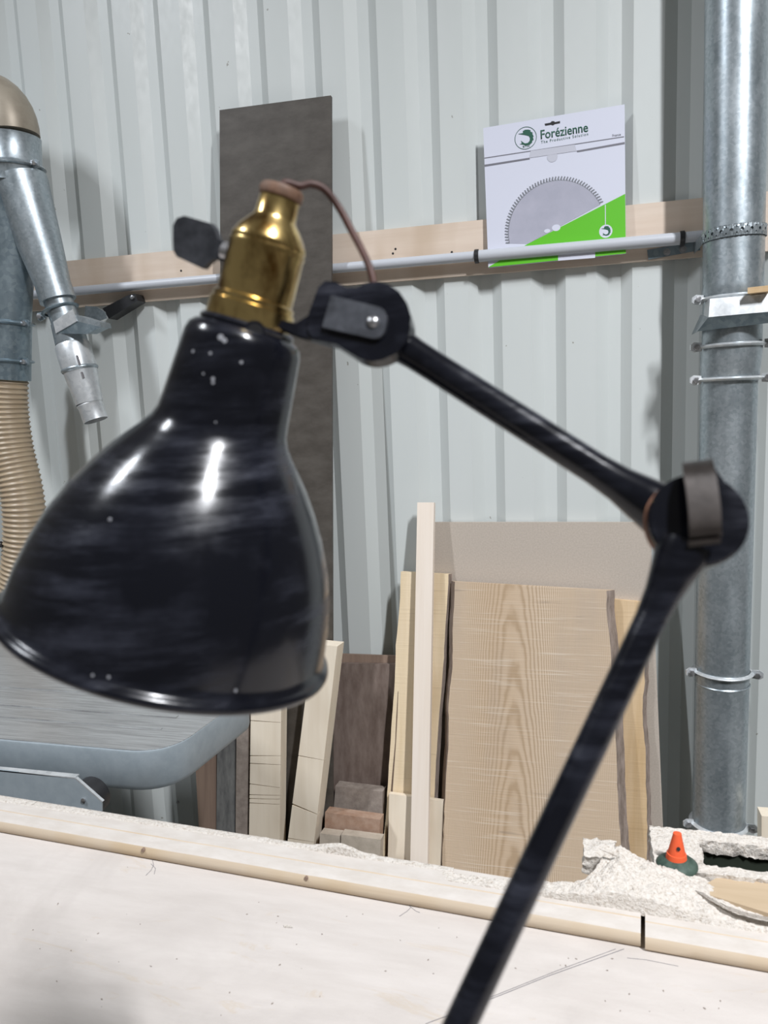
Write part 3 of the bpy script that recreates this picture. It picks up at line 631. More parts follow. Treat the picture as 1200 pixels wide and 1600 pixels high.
# ------------------------------------------------------------------ machine with grey cast table
TZ = .90; TH = .088
mt = thing('planer_machine', 'grey painted woodworking machine table with scratched metal top', 'machine', (-1.75, 1.75, 0))
def rounded(poly, rads, k=8):
    out = []; n_ = len(poly)
    for i, (p, r) in enumerate(zip(poly, rads)):
        a, b = poly[i - 1], poly[(i + 1) % n_]; p = Vector(p); u = (Vector(a) - p).normalized(); v = (Vector(b) - p).normalized()
        if r <= 0: out.append(p); continue
        for j in range(k + 1):
            t = j / k; q0 = p + u * r; q1 = p + v * r; out.append((q0 * (1 - t) ** 2) + p * 2 * t * (1 - t) + q1 * t * t)
    return out
tc = [PZ(-700, 1112, TZ), PZ(0, 1160, TZ), PZ(262, 1182, TZ), PZ(432, 1056, TZ)]
fl = PZ(0, 1159, TZ); frp = PZ(262, 1178, TZ); rg = PZ(397, 1136, TZ - TH + .004)
back = Vector((rg.x + .035, 1.86, TZ)); yF = (fl.y + frp.y) / 2
poly = [(-2.3, yF, TZ), (frp.x, yF, TZ), (rg.x, rg.y, TZ), (rg.x - .16, rg.y + .10, TZ), (-1.25, 1.88, TZ), (-2.3, 1.88, TZ)]
out = rounded(poly, [0, .09, .035, .03, .05, 0], 10)
bm = bmesh.new()
layers = [(0, 0), (.001, -.004), (.0, -TH + .018), (-.006, -TH + .006), (-.02, -TH)]
cen = Vector((sum(p.x for p in out) / len(out), sum(p.y for p in out) / len(out), 0))
rings = []
for off, dz in layers:
    rings.append([bm.verts.new(Vector((p.x + (off if p.x > cen.x else 0), p.y + (-off if p.y < cen.y else off), TZ + dz))) for p in out])
for A, B in zip(rings, rings[1:]):
    for k in range(len(A)): bm.faces.new((A[k], A[(k + 1) % len(A)], B[(k + 1) % len(A)], B[k]))
bm.faces.new(rings[-1]); bm.faces.new(rings[0])
part('table_body', bm, M['grey'], mt, 35)
inner = [Vector((cen.x + (p.x - cen.x) * .996, cen.y + (p.y - cen.y) * .985, TZ)) for p in out]
part('table_top', prism(inner, (0, 0, .0015)), M['casttop'], mt, label='scratched bare metal top')
for yy, w in ((yF + .10, .006), (yF + .16, .012), (yF + .26, .006)):
    part('raised_strip', bevel(box((-2.25, yy, TZ + .0015), (rg.x - .1, yy + w, TZ + .004)), .0008, 1), M['casttop'], mt)
part('machine_body', bevel(box((-2.25, 1.42, .002), (-1.55, 1.84, TZ - TH)), .01, 2), M['grey'], mt)
# guard arm with its black roller
ay0 = 1.16
am = thing('guard_arm', 'grey sheet-metal arm with chamfered end and black roller', 'arm', P(-60, 1290, ay0))
face = [P(-260, 1180, ay0), P(0, 1203, ay0), P(117, 1217, ay0), P(159, 1254, ay0), P(159, 1285, ay0), P(-260, 1262, ay0)]
part('arm_face', bevel(prism(face, (0, .003, 0)), .0006, 1), M['grey'], am)
fl0 = [P(-260, 1180, ay0), P(0, 1203, ay0), P(117, 1217, ay0)]
part('arm_flange', prism([fl0[0], fl0[2], fl0[2] + Vector((.0, .014, 0)), fl0[0] + Vector((0, .014, 0))], (0, 0, .0025)), M['zinc'], am)
part('arm_flange', prism([P(117, 1217, ay0), P(159, 1254, ay0), P(159, 1254, ay0) + Vector((0, .006, .0)), P(117, 1217, ay0) + Vector((0, .006, 0))], (.002, 0, .002)), M['zinc'], am)
wc = P(140, 1246, ay0 + .024); wr = pxr(wc, 29)
ro = part('roller', lathe(wc - Vector((0, .014, 0)), (0, 1, 0), [(0, wr * .5), (.0, wr * .72), (-.003, wr * .74), (-.004, wr * .93), (0, wr), (.028, wr), (.031, wr * .9)], 40), M['black'], am, 40)
part('bolt', lathe(P(131, 1250, ay0), (0, -1, 0), [(0, .0045), (.003, .0045), (.004, .002)], 10), M['silver'], am, 30)
part('arm_post', box((P(-230, 1200, ay0).x, ay0 + .003, .002), (P(-170, 1200, ay0).x, ay0 + .05, P(-260, 1262, ay0).z + .02)), M['grey'], am)

# ------------------------------------------------------------------ workbench
YB = .975; BZ = .90; RZ = .921
f0, f1 = PZ(0, 1300, BZ), PZ(1003, 1480, BZ)      # foot of the rail
dirr = (f1 - f0).normalized(); perp = Vector((-dirr.y, dirr.x, 0)); perp = perp if perp.y > 0 else -perp
def along(x): return f0 + dirr * ((x - f0.x) / dirr.x)
XL, XR = -1.9, 1.15
bench = thing('workbench', 'pale plywood workbench across the bottom of the picture', 'workbench', (-.3, .4, 0))
A, B = along(XL), along(XR)
yn = -.55
bm = bevel(prism([Vector((XL, yn, BZ - .018)), Vector((XR, yn, BZ - .018)), Vector((B.x, B.y, BZ - .018)) + perp * .06, Vector((A.x, A.y, BZ - .018)) + perp * .06], (0, 0, .018)), .0008, 1)
part('sheet_top', bm, M['sheet'], bench)
for (x, y) in ((XL + .05, yn + .05), (XR - .12, yn + .05), (XL + .05, .62), (XR - .12, .62)):
    part('leg', box((x, y, .001), (x + .07, y + .07, BZ - .018)), M['cream'], bench)
part('apron', box((XL + .12, .64, BZ - .10), (XR - .12, .67, BZ - .018)), M['cream'], bench)
# rail in two lengths, rounded nosing, cut by a kerf
RW = .022
def rail(x0, x1, dz, dy, slant=0):
    a_, b_ = along(x0), along(x1); bm = bmesh.new(); nseg = 40; rows = []
    prof = [(0, 0), (-.0030, .004), (-.0035, .013), (-.0005, .0185), (.005, .0205), (RW, .0215), (RW + .001, .0225), (RW + .034, .0232), (RW + .036, .0)]
    for i in range(nseg + 1):
        t = i / nseg; c = a_.lerp(b_, t)
        rows.append([bm.verts.new(c + perp * (p + dy) + Vector((0, 0, q * dz + (.0006 * noise.noise(Vector((c.x * 20, p * 90, q * 40))) if q > 0 else 0)))) for p, q in prof])
    for R_, S_ in zip(rows, rows[1:]):
        for k in range(len(prof)): bm.faces.new((R_[k], R_[(k + 1) % len(prof)], S_[(k + 1) % len(prof)], S_[k]))
    bm.faces.new(rows[0]); bm.faces.new(rows[-1]); return bm
gx = f1.x
part_rail = []
def top_mat(o):
    o.data.materials.append(M['dustwood'])
    for p in o.data.polygons:
        if p.normal.z > .75: p.material_index = 1
r1 = tag(mesh_obj('edge_rail', rail(XL, gx - .0015, 1, 0), M['rail'], mw=Matrix.Translation(f0), smooth=35), 'long wooden edge rail along back of workbench, left of the cut', 'rail', 'wooden edge rails of the bench'); top_mat(r1)
r2 = tag(mesh_obj('edge_rail', rail(gx + .0035, XR, .96, -.004), M['rail'], mw=Matrix.Translation(f1), smooth=35), 'shorter wooden edge rail at right of the saw cut', 'rail', 'wooden edge rails of the bench'); top_mat(r2)
for px, py in ((478, 1373), (223, 1329)):
    c = PZ(px, py, BZ + .015); part('knot' if px < 300 else 'nail_hole', lathe(c + perp * .004, -perp, [(0, .003), (.0045, .0028)], 10), M['brown'], r1)
# bench back edge beyond the rail, carrying dust
k0, k1 = PZ(0, 1253, RZ + .003), PZ(890, 1392, RZ + .003)
back0 = [along(XL) + perp * (RW + .037), along(XR) + perp * (RW + .037)]
dk = (k1 - k0).normalized(); kb0 = k0 + dk * ((XL - k0.x) / dk.x); kb1 = k0 + dk * ((PZ(905, 1385, RZ).x - k0.x) / dk.x)
kr = PZ(900, 1352, RZ)
ps = [Vector((back0[0].x, back0[0].y, BZ)), Vector((back0[1].x, back0[1].y, BZ)), Vector((back0[1].x, .985, BZ)), Vector((kb1.x + .02, .985, BZ)), Vector((kb1.x, kb1.y, BZ)), Vector((kb0.x, kb0.y, BZ))]
bm = prism([ps[0], Vector((ps[4].x, along(ps[4].x).y + (ps[0] - along(XL)).y, BZ)), ps[4], ps[5]], (0, 0, RZ + .002 - BZ))
part('back_board', bm, M['dustwood'], bench)
bm = prism([Vector((ps[4].x + .001, along(ps[4].x).y + (ps[0] - along(XL)).y, BZ)), ps[1], Vector((ps[2].x, YB, BZ)), Vector((ps[4].x + .055, YB, BZ)), Vector((ps[4].x + .001, ps[4].y, BZ))], (0, 0, RZ + .002 - BZ))
part('back_board', bm, M['dustwood'], bench)
part('back_support', box((XL + .3, .90, .001), (XL + .37, .97, BZ)), M['cream'], bench); part('back_support', box((.55, .88, .001), (.62, .95, BZ)), M['cream'], bench)

# pencil line, strands on the sheet
def ground_line(name, pts, w, mat, z=BZ, parent=None, h=.0004):
    bm = bmesh.new(); Q = [PZ(x, y, z) for x, y in pts]; prev = None
    for i, q in enumerate(Q):
        t = (Q[min(i + 1, len(Q) - 1)] - Q[max(i - 1, 0)]).normalized(); s = Vector((-t.y, t.x, 0)) * w / 2
        v = [bm.verts.new(q + s + Vector((0, 0, .0001))), bm.verts.new(q - s + Vector((0, 0, .0001))), bm.verts.new(q - s + Vector((0, 0, h))), bm.verts.new(q + s + Vector((0, 0, h)))]
        if prev:
            for k in range(4): bm.faces.new((prev[k], prev[(k + 1) % 4], v[(k + 1) % 4], v[k]))
        else: bm.faces.new(v)
        prev = v
    bm.faces.new(prev); return part(name, bm, mat, parent) if parent else mesh_obj(name, bm, mat)
ground_line('pencil_line', [(665, 1600), (740, 1572), (860, 1524), (975, 1483)], .0007, M['ink'], parent=bench)
ground_line('pencil_line', [(740, 1569), (870, 1517), (962, 1483)], .0005, M['ink'], parent=bench)
ground_line('pencil_line', [(980, 1497), (1010, 1500), (1060, 1510)], .0004, M['ink'], parent=bench)
ground_line('scratch_mark', [(228, 1368), (236, 1360), (240, 1352), (238, 1342)], .0006, M['ink'], parent=bench); ground_line('scratch_mark', [(236, 1350), (243, 1357), (241, 1366)], .0006, M['ink'], parent=bench)
ground_line('scratch_mark', [(624, 1432), (636, 1424), (642, 1418), (636, 1412)], .0006, M['ink'], parent=bench); ground_line('scratch_mark', [(640, 1416), (650, 1424), (656, 1426)], .0006, M['ink'], parent=bench)
# loose chips and specks on the sheet and the heap
bm = bmesh.new()
for i in range(46):
    px, py = random.uniform(20, 1150), random.uniform(1400, 1590)
    yl = 1310 + px * .19
    if py < yl: py = yl + random.uniform(5, 60)
    c = PZ(px, min(py, 1598), BZ + .0003); s = random.uniform(.0006, .0016); a_ = random.uniform(0, 6)
    d = Vector((math.cos(a_), math.sin(a_), 0)); e = Vector((-d.y, d.x, 0)) * .5
    prism([c + d * s, c + e * s, c - d * s, c - e * s], (0, 0, .0005), bm)
tag(mesh_obj('wood_specks', bm, M['offgrey']), 'tiny dark specks scattered over the plywood bench top', 'specks', kind='stuff')
tag(mesh_obj('wood_chip', prism([PZ(443, 1446, BZ + .0003), PZ(456, 1447, BZ + .0003), PZ(457, 1450, BZ + .0003), PZ(444, 1449.5, BZ + .0003)], (0, 0, .001)), M['dust']), 'small white wood chip lying on the plywood bench top', 'chip')

# ------------------------------------------------------------------ sawdust
def heap_h(x, y):
    h = 0
    for (px, py, hh, sx, sy) in HEAP: 
        dx, dy = x - px, y - py; h += hh * math.exp(-(dx * dx / sx / sx + dy * dy / sy / sy))
    return h
pk = PZ(975, 1372, RZ + .02)
HEAP = [(pk.x - .01, pk.y + .03, .034, .046, .045), (pk.x + .065, pk.y + .025, .012, .045, .040), (pk.x + .02, pk.y - .02, .014, .09, .05), (pk.x - .09, pk.y - .01, .006, .06, .03), (pk.x + .16, pk.y - .01, .004, .06, .04)]
bm = bmesh.new(); nx, ny = 230, 110; x0, x1 = pk.x - .26, pk.x + .30
V = {}
for i in range(nx):
    x = x0 + (x1 - x0) * i / (nx - 1); ya = along(x).y + .030; yk_ = (kb0.y + (kb1.y - kb0.y) * (x - kb0.x) / (kb1.x - kb0.x) + .002); s_ = min(1, max(0, (x - kb1.x) / .05)); s_ = s_ * s_ * (3 - 2 * s_); yb_ = yk_ + (YB - yk_) * s_ + .003 * noise.noise(Vector((x * 90, 0, 0))) * s_
    for j in range(ny):
        y = ya + (yb_ - ya) * j / (ny - 1); h = heap_h(x, y)
        edge = min(1, j / 8, (ny - 1 - j) / 2.5, i / 10, (nx - 1 - i) / 10)
        nz = noise.fractal(Vector((x * 60, y * 60, 0)), .8, 2.2, 4)
        z = RZ + .0022 + (h * (1 + .12 * nz) + .0022 * nz + .0012 * noise.noise(Vector((x * 420, y * 420, 3)))) * min(1, edge + .0) - (1 - edge) * .0035
        V[i, j] = bm.verts.new((x, y, z))
for i in range(nx - 1):
    for j in range(ny - 1): bm.faces.new((V[i, j], V[i + 1, j], V[i + 1, j + 1], V[i, j + 1]))
tag(mesh_obj('sawdust_heap', bm, M['dust'], smooth=60), 'heap of pale sawdust on the right end of the bench back', 'sawdust', kind='stuff')
# thin dusting along the back edge, with a small mound behind the leaning beam
bm = bmesh.new(); nx = 300; ny = 9; V = {}
md = PZ(530, 1334, RZ)
for i in range(nx):
    x = kb0.x + .3 + (pk.x - .22 - kb0.x - .3) * i / (nx - 1); ybk = kb0.y + (kb1.y - kb0.y) * (x - kb0.x) / (kb1.x - kb0.x); ya = along(x).y + RW + .04
    for j in range(ny):
        y = ya + (ybk - ya + .001) * j / (ny - 1); e = min(1, j / 2, (ny - 1 - j) / 1.0)
        z = RZ + .0012 + e * (.0022 + .002 * noise.noise(Vector((x * 50, y * 50, 1))) + .0010 * noise.noise(Vector((x * 260, y * 260, 1))) + .010 * math.exp(-((x - md.x) / .03) ** 2))
        V[i, j] = bm.verts.new((x, y, z))
for i in range(nx - 1):
    for j in range(ny - 1): bm.faces.new((V[i, j], V[i + 1, j], V[i + 1, j + 1], V[i, j + 1]))
tag(mesh_obj('sawdust_layer', bm, M['dust'], smooth=60), 'thin layer of sawdust along the back edge of the bench', 'sawdust', kind='stuff')
def lumpy(bm, amp, fr=120):
    for v in bm.verts: v.co += Vector((noise.noise(v.co * fr), noise.noise(v.co * fr + Vector((5, 5, 5))), noise.noise(v.co * fr + Vector((9, 1, 4))))) * amp
    return bm
c = PZ(938, 1362, RZ + .012)
bm = box((c.x - .021, c.y + .0, RZ + .006), (c.x + .02, c.y + .045, RZ + .032)); bmesh.ops.subdivide_edges(bm, edges=bm.edges[:], cuts=9, use_grid_fill=True)
tag(mesh_obj('dusty_offcut', lumpy(bm, .004), M['dust'], smooth=60), 'small sawdust-coated offcut at left end of the sawdust heap', 'offcut')
tag(mesh_obj('wood_splinter', tube([PZ(936, 1326, .975), PZ(950, 1331, .972), PZ(964, 1336, .966)], [.0004, .0016, .002], 6), M['dust']), 'thin pale splinter sticking out of the sawdust heap', 'splinter')

# dust-covered machine bed with rectangular opening
FZ = .938
q0 = PZ(1014, 1290, FZ); q1 = PZ(1018, 1358, FZ)
hx0 = PZ(1097, 1340, FZ).x; hyf = PZ(1100, 1353, FZ).y; hyb = PZ(1097, 1313, FZ).y
XE = .95; yfr = max(q1.y - .012, YB + .004); ybk = q0.y
fr = thing('dusty_machine_bed', 'sawdust-coated machine bed with a rectangular opening, lower right', 'machine', (.45, 1.1, 0))
def dusty_box(a, b, cuts):
    bm = box(a, b); L_ = [b[i] - a[i] for i in range(3)]; 
    bmesh.ops.subdivide_edges(bm, edges=bm.edges[:], cuts=cuts, use_grid_fill=True); return lumpy(bm, .0035, 150)
def dusty_frame():
    bm = bmesh.new(); st_ = .0035; ZT, ZB = FZ, FZ - .036
    X = [q0.x + st_ * i for i in range(int((XE - q0.x) / st_) + 1)]
    # top surface grid with opening, walls by extrusion
    nyy = int((ybk - yfr) / st_); Y_ = [yfr + (ybk - yfr) * j / nyy for j in range(nyy + 1)]
    vs_ = {}
    def gv(i, j):
        if (i, j) not in vs_: vs_[i, j] = bm.verts.new((X[i], Y_[j], ZT))
        return vs_[i, j]
    for i in range(len(X) - 1):
        for j in range(nyy):
            xm, ym = (X[i] + X[i + 1]) / 2, (Y_[j] + Y_[j + 1]) / 2
            if xm > hx0 and hyf < ym < hyb and xm < .85: continue
            bm.faces.new((gv(i, j), gv(i + 1, j), gv(i + 1, j + 1), gv(i, j + 1)))
    top_faces = bm.faces[:]
    cur = [e for e in bm.edges if len(e.link_faces) == 1]
    for k in range(4):
        r = bmesh.ops.extrude_edge_only(bm, edges=cur); vv_ = [g for g in r['geom'] if isinstance(g, bmesh.types.BMVert)]
        bmesh.ops.translate(bm, verts=vv_, vec=(0, 0, -.0045)); cur = [g for g in r['geom'] if isinstance(g, bmesh.types.BMEdge) and len(g.link_faces) == 1]
    for v in bm.verts:
        k = 1.0 if v.co.z < ZT - .001 else .45
        v.co += Vector((noise.noise(v.co * 130), noise.noise(v.co * 130 + Vector((5, 5, 5))), noise.noise(v.co * 110 + Vector((9, 1, 4))))) * .0042 * k
        v.co += Vector((noise.noise(v.co * 400), noise.noise(v.co * 400 + Vector((5, 5, 5))), noise.noise(v.co * 400))) * .0012
    return bm
part('dusty_frame', dusty_frame(), M['dust'], fr, 70)
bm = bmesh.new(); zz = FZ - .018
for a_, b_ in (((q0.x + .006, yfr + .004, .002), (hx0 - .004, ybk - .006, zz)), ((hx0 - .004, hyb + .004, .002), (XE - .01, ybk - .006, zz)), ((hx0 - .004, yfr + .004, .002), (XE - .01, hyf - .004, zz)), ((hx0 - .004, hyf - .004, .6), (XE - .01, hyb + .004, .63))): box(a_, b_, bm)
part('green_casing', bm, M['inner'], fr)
# orange nozzle on its green foot, standing on the bed
nb = PZ(1058, 1347, FZ + .004)
nz_ = thing('nozzle', 'small orange plastic nozzle on a dark green domed foot', 'nozzle', (nb.x, nb.y, FZ))
part('foot', lathe((nb.x, nb.y, FZ - .001), (0, 0, 1), [(0, .026), (.0035, .0255), (.008, .020), (.0115, .013), (.0125, .006)], 32), M['green'], nz_, 50)
def cone_tip():
    bm = lathe((nb.x - .001, nb.y, FZ + .0085), (.02, 0, 1), [(0, .0135), (.008, .0122), (.0085, .0110), (.033, .0056), (.036, .0052), (.0365, .003)], 24); return bm
nt_ = part('nozzle_tip', cone_tip(), M['orange'], nz_, 40, 'orange tapered tip')
hc = Vector((nb.x + .0004, nb.y - .0078, FZ + .0275)); mesh_obj('nozzle_hole', lathe(hc, (0, -1, .3), [(-.001, .0024), (.0022, .0024)], 14), M['black'], nt_, WM[nt_.name])
# brown board half under the dust, and curved veneer
pb = [PZ(1085, 1398, RZ + .006), PZ(1120, 1378, RZ + .006), PZ(1330, 1392, RZ + .006), PZ(1330, 1450, RZ + .006), PZ(1200, 1434, RZ + .006)]
tag(mesh_obj('buried_board', bevel(prism(pb, (0, 0, .006)), .001, 1), mat_wood('tan_board_wood', (.42, .32, .21), (.50, .39, .27), (3, 40, 60), .8)), 'brown board half buried in sawdust at right frame edge', 'board')
bm = bmesh.new(); prev = None
for x, y in [(1086, 1386), (1110, 1402), (1135, 1415), (1160, 1424), (1190, 1431), (1230, 1437)]:
    q = PZ(x, y, RZ + .016); a_, b_ = bm.verts.new(q), bm.verts.new(q + Vector((-.001, -.009, .001)))
    if prev: bm.faces.new((prev[0], a_, b_, prev[1]))
    prev = (a_, b_)
bmesh.ops.solidify(bm, geom=bm.faces[:], thickness=.0015)
tag(mesh_obj('curved_veneer', bm, M['dust'], smooth=60), 'thin curved pale veneer strip before the half-buried board', 'veneer')

# ------------------------------------------------------------------ the articulated lamp
C = Vector((-.21491064, .35205382, -.11775317)) + CAM; a = Vector((.30793266, .06669144, .94906782)).normalized()
# joints: positions found from the picture at their own depths
J1 = P(585, 503, .355); J2 = P(1088, 815, .325)
EL = P(738, 1560, .255); low = (EL - J2).normalized(); upv = (J2 - J1).normalized()
foot = J2 + low * ((J2.z - (BZ + .045)) / -low.z)
hn = upv.cross(low).normalized(); hn = hn if hn.y < 0 else -hn         # hinge axis, towards the camera
lamp = thing('arm_lamp', 'black articulated workshop lamp with bell shade and brass socket', 'lamp', (foot.x, foot.y, BZ))
outer = [(-.0008, .0850), (.0003, .0866), (.0020, .0872), (.0037, .0866), (.0048, .0850), (.0056, .0832), (.010, .0828), (.025, .0808), (.040, .0772), (.055, .0722), (.070, .0652), (.083, .0575), (.094, .0500), (.102, .0435), (.108, .0385), (.113, .0350), (.118, .0330), (.124, .0322), (.135, .0313), (.150, .0300), (.158, .0293), (.162, .0280), (.1645, .0255), (.166, .0210)]
inner_ = [(t + (-.0010 if t > .12 else 0), r - .0012) for t, r in outer[6:]]
bm = lathe(C, a, outer + [(.166, .012), (.1645, .012)] + inner_[::-1] + [(.0048, .0822), (.001, .0832)], 96, closed=True)
shade = part('shade', bm, M['lamp'], lamp, 70, 'scratched black bell shade')
# paint chips
av, au, aw = basis(a)
def surf(px, py, r_hint=None):
    """point on the shade's outside under a pixel, by marching"""
    d = ray(px, py).normalized(); t = .2
    while t < .7:
        p = CAM + d * t; h = (p - C).dot(a); rr = ((p - C) - a * h).length
        if 0 <= h <= .166:
            for (h0, r0), (h1, r1) in zip(outer, outer[1:]):
                if h0 <= h <= h1 and h1 > h0:
                    if rr <= r0 + (r1 - r0) * (h - h0) / (h1 - h0): return p, ((p - C) - a * h).normalized()
        t += .0003
    return None, None
bm = bmesh.new()
for px, py, r in ((308, 492, 5), (314, 487, 6), (345, 527, 6), (351, 532, 5), (302, 549, 3), (329, 552, 3), (377, 566, 3.2), (333, 592, 3.8), (333, 598, 3), (172, 812, 3.6), (145, 1055, 3), (170, 1058, 3), (368, 1079, 3), (337, 660, 2.4), (318, 584, 2)):
    p, nn = surf(px, py)
    if p is None: continue
    R = pxr(p, r) * .8; u_ = nn.cross(a).normalized(); v_ = nn.cross(u_)
    prism([p - nn * .0004 + (u_ * math.cos(k * .7) + v_ * math.sin(k * .7)) * R * (1 + .3 * noise.noise(Vector((px, k, py)))) for k in range(9)], nn * .0007, bm)
sc = mesh_obj('paint_chips', bm, M['chipm'], shade, WM[shade.name]); sc['kind'] = 'stuff'
p, nn = surf(398, 518)
mesh_obj('vent_lip', lathe(p - nn * .0006, nn, [(0, .0052), (.0010, .0050), (.0012, .0042), (.0010, .0035)], 24, cap=False), M['lamp'], shade, WM[shade.name], 60)
mesh_obj('vent_hole', lathe(p - nn * .002, nn, [(0, .0032), (.0024, .0034), (.0026, .0038)], 20), M['black'], shade, WM[shade.name])
# socket
def sock(prof, name, mat, smooth=45, label=None): return part(name, lathe(C, a, prof, 64), M[mat], lamp, smooth, label)
sock([(.1655, .0235), (.167, .0238), (.1685, .0225)], 'collar_plate', 'lamp')
sock([(.168, .0205), (.1685, .0215), (.177, .0213), (.1775, .0203), (.180, .0203), (.1805, .0196), (.181, .019)], 'socket_ring', 'brass', 35)
sock([(.181, .0190), (.2035, .0186), (.205, .0190), (.2065, .0186)], 'socket_shell', 'brass', 35)
sock([(.2065, .0184), (.208, .0188), (.2095, .0183), (.213, .0165), (.217, .0135), (.2195, .0112), (.221, .0103), (.2295, .0098), (.230, .0085)], 'socket_dome', 'brass', 45)
sock([(.2295, .0090), (.2305, .0106), (.2335, .0110), (.2355, .0098), (.236, .006)], 'cord_grip', 'ringbrown', 45, 'brown cord grip ring')
sock([(.16, .010), (.13, .014), (.10, .014)], 'bulb_holder', 'black')
# wing key left of the socket
ks = C + a * .199; kY = (C + a * .199).y
kp = [P(x, y, kY) for x, y in ((270, 378), (270, 352), (276, 341), (288, 337), (329, 349), (335, 358), (340, 373), (352, 379), (359, 388), (357, 402), (347, 409), (334, 404), (325, 411), (317, 420), (276, 401), (271, 392))]
part('wing_key', bevel(prism(kp, (.0008, .0035, 0)), .0008, 2), M['greysteel'], lamp, 50, 'flat dark wing key')
k0_, k1_ = P(350, 392, kY + .002), ks - Vector((0, .0, 0))
part('switch_strip', bevel(prism([P(357, 384, kY - .004), P(372, 377, kY - .006), P(364, 442, kY - .006), P(351, 441, kY - .004)], (0, .003, 0)), .0005, 1), M['silver'], lamp, 50, 'pale metal strip')
part('key_stem', tube([k0_, k0_.lerp(k1_, .35)], .0045, 16), M['silver'], lamp, 50, 'pale threaded stem')
# bracket: strap on the collar plate, rising to the hinge plate
PN = hn
def hp_(x, y, off=0): return UP(x, y, J1 + PN * off, PN)
br_px = [(497, 449), (508, 439), (524, 440), (541, 449), (558, 449), (573, 442), (590, 440), (607, 444), (624, 456), (636, 474), (642, 495), (640, 520), (632, 538), (617, 553), (598, 562), (580, 565), (560, 559), (541, 548), (526, 538), (507, 534), (488, 528), (480, 515), (482, 490), (490, 468)]
th_ = .0055
part('hinge_plate', bevel(prism([hp_(x, y) for x, y in br_px], -PN * th_), .0014, 3), M['lamp'], lamp, 45)
cp = rounded([hp_(517, 461, .0022), hp_(607, 483, .0022), hp_(598, 532, .0022), hp_(503, 511, .0022)], [.001, .006, .006, .001], 6)
part('clamp_plate', bevel(prism(cp, -PN * .0024), .0006, 2), M['greysteel'], lamp, 45, 'dark grey clamp plate')
rv = hp_(583, 503, .0022)
part('rivet', lathe(rv, PN, [(0, .0030), (.0010, .0028), (.0018, .0018), (.0021, .0004)], 20), M['silver'], lamp, 60, 'round rivet')
s0 = C + a * .1677
sp_ = [C + a * .1672 + Vector((.004, -.004, 0)), hp_(462, 517, -.003), hp_(485, 519, -.003), hp_(512, 523, -.002)]
bmx = bmesh.new(); prev = None
wv = a.cross(Vector((1, 0, 0))).normalized() * .008
for q, w in zip(spline(sp_, 6), [1] * 19):
    v = [bmx.verts.new(q + wv), bmx.verts.new(q - wv), bmx.verts.new(q - wv + a * .0022), bmx.verts.new(q + wv + a * .0022)]
    if prev:
        for k in range(4): bmx.faces.new((prev[k], prev[(k + 1) % 4], v[(k + 1) % 4], v[k]))
    else: bmx.faces.new(v)
    prev = v
bmx.faces.new(prev); bmx.free(); part('bracket_strap', bevel(prism([hp_(x, y, -.001) for x, y in ((432, 498), (462, 505), (486, 490), (500, 498), (514, 537), (483, 529), (456, 520), (430, 510))], -PN * .004), .0012, 2), M['lamp'], lamp, 45)
# upper arm
A0 = J1 - PN * .010 ; A1 = J2 - PN * .0145
ra = pxr(J1.lerp(J2, .5), 25.5)
d_ = (A1 - A0); Lu = d_.length; prof = [(.0, ra * .9), (.012, ra * 1.15), (.022, ra * 1.02), (.034, ra), (Lu - .046, ra), (Lu - .034, ra * 1.12), (Lu - .024, ra * 1.38), (Lu - .015, ra * 1.6), (Lu - .006, ra * 1.5)]
part('upper_arm', lathe(A0, d_, prof, 40), M['lamp'], lamp, 60)
part('hinge_disc', rot_disc(A0, PN, pxr(J1, 57), .008), M['lamp'], lamp, 40)
# elbow: rear disc of the upper arm, front disc of the lower arm, folded strap
rd = pxr(J2, 74)
part('hinge_disc', rot_disc(J2 - PN * .0075, PN, rd * .98, .007, 56, None, .001), M['lamp'], lamp, 40)
part('hinge_washer', rot_disc(J2 - PN * .0035 - Vector((.0009, 0, 0)), PN, rd * 1.0, .0018, 56), mat_noise('worn_copper_edge', (.16, .07, .045), (.34, .17, .11), 60, .4, .1, .001, .6), lamp, 40, 'worn copper-brown washer')
part('hinge_disc', rot_disc(J2 + PN * .0005, PN, rd, .007, 56, None, .001), M['lamp'], lamp, 40)
def je(x, y, off): return UP(x, y, J2 + PN * off, PN)
cl = [je(1094, 738, -.010), je(1092, 728, -.005), je(1090, 727, .004), je(1092, 741, .0095), je(1096, 765, .0115), je(1100, 800, .0125), je(1101, 828, .012), je(1101, 838, .009), je(1101, 845, .0085), je(1101, 852, .0115)]
wx = (je(1126, 800, .01) - je(1076, 806, .01)) / 2
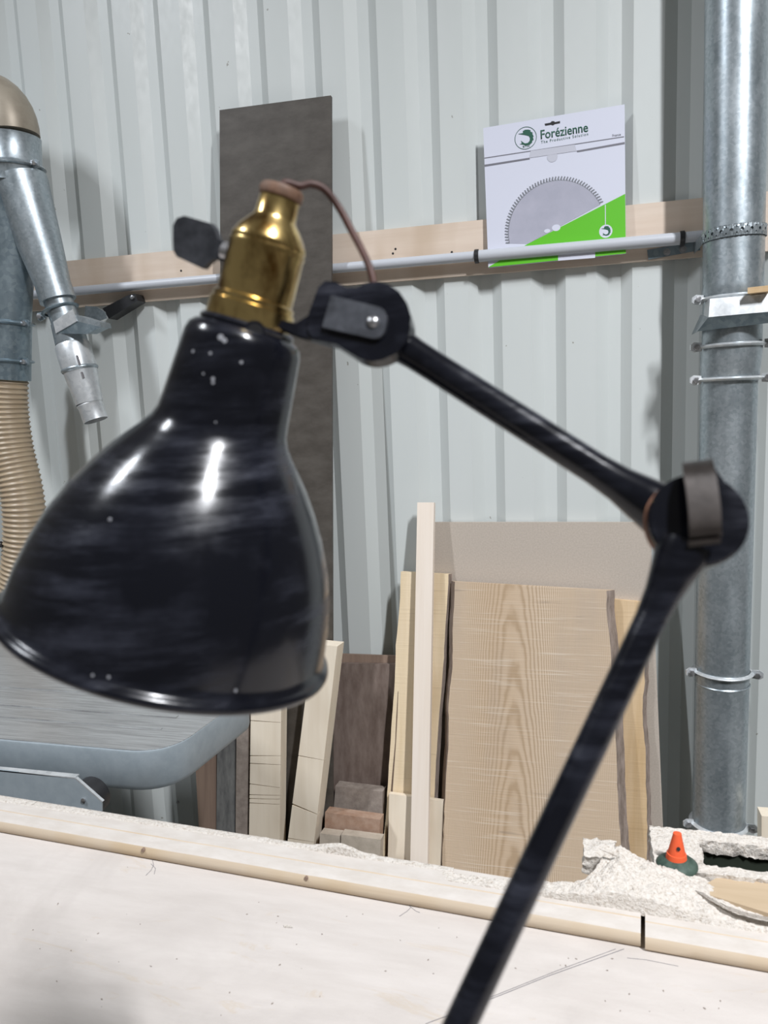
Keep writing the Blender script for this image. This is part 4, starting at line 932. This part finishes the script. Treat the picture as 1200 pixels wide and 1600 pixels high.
def ribbon(pts, wvec, th, nvec):
    bm = bmesh.new(); prev = None; pts = spline(pts, 5)
    for i, q in enumerate(pts):
        t = (pts[min(i + 1, len(pts) - 1)] - pts[max(i - 1, 0)]).normalized(); m_ = t.cross(wvec).normalized() * th
        v = [bm.verts.new(q + wvec), bm.verts.new(q - wvec), bm.verts.new(q - wvec + m_), bm.verts.new(q + wvec + m_)]
        if prev:
            for k in range(4): bm.faces.new((prev[k], prev[(k + 1) % 4], v[(k + 1) % 4], v[k]))
        else: bm.faces.new(v)
        prev = v
    bm.faces.new(prev); return bm
part('spring_strap', ribbon(cl, wx, .0016, PN), M['brownsteel'], lamp, 50, 'brown folded spring strap')
part('strap_back', bevel(prism([je(1096, 722, -.006), je(1106, 717, -.006), je(1132, 752, -.006), je(1124, 770, -.006), je(1098, 760, -.006)], -PN * .004), .0006, 1), M['lamp'], lamp)
# lower arm
B0 = J2 + low * (rd * .88); rl0 = pxr(J2 + low * .06, 24)
foot_top = foot
Ll = (foot_top - B0).length
part('arm_collar', lathe(B0, low, [(-.006, rl0 * 1.75), (0, rl0 * 1.7), (.008, rl0 * 1.4), (.016, rl0 * 1.15), (.026, rl0 * 1.02)], 40), M['lamp'], lamp, 60)
part('lower_arm', lathe(B0 + low * .004, low, [(0, rl0), (Ll, rl0)], 40), M['lamp'], lamp, 60)
part('base_socket', lathe((foot.x, foot.y, BZ + .010), (0, 0, 1), [(0, .03), (.004, .028), (.010, .018), (.030, .016), (.042, .014), (.046, .010)], 32), M['lamp'], lamp, 50)
part('base_plate', lathe((foot.x, foot.y, BZ + .0003), (0, 0, 1), [(0, .048), (.003, .05), (.008, .049), (.0105, .043)], 48), M['lamp'], lamp, 50)
# cord
cs = C + a * .2345
cpts = spline([C + a * .2290 , cs + a * .003, P(468, 291, .372), P(487, 288, .375), P(508, 297, .378), P(530, 325, .38), P(548, 358, .378), P(566, 392, .374), P(578, 420, .370), P(584, 445, .368)], 8)
part('power_cord', tube(cpts, pxr(cs, 6.0), 12), M['cord'], lamp, 60, 'brown rubber cord')

# drop bookkeeping helpers from names
for o in bpy.data.objects:
    if '_w' in o.keys(): del o['_w']
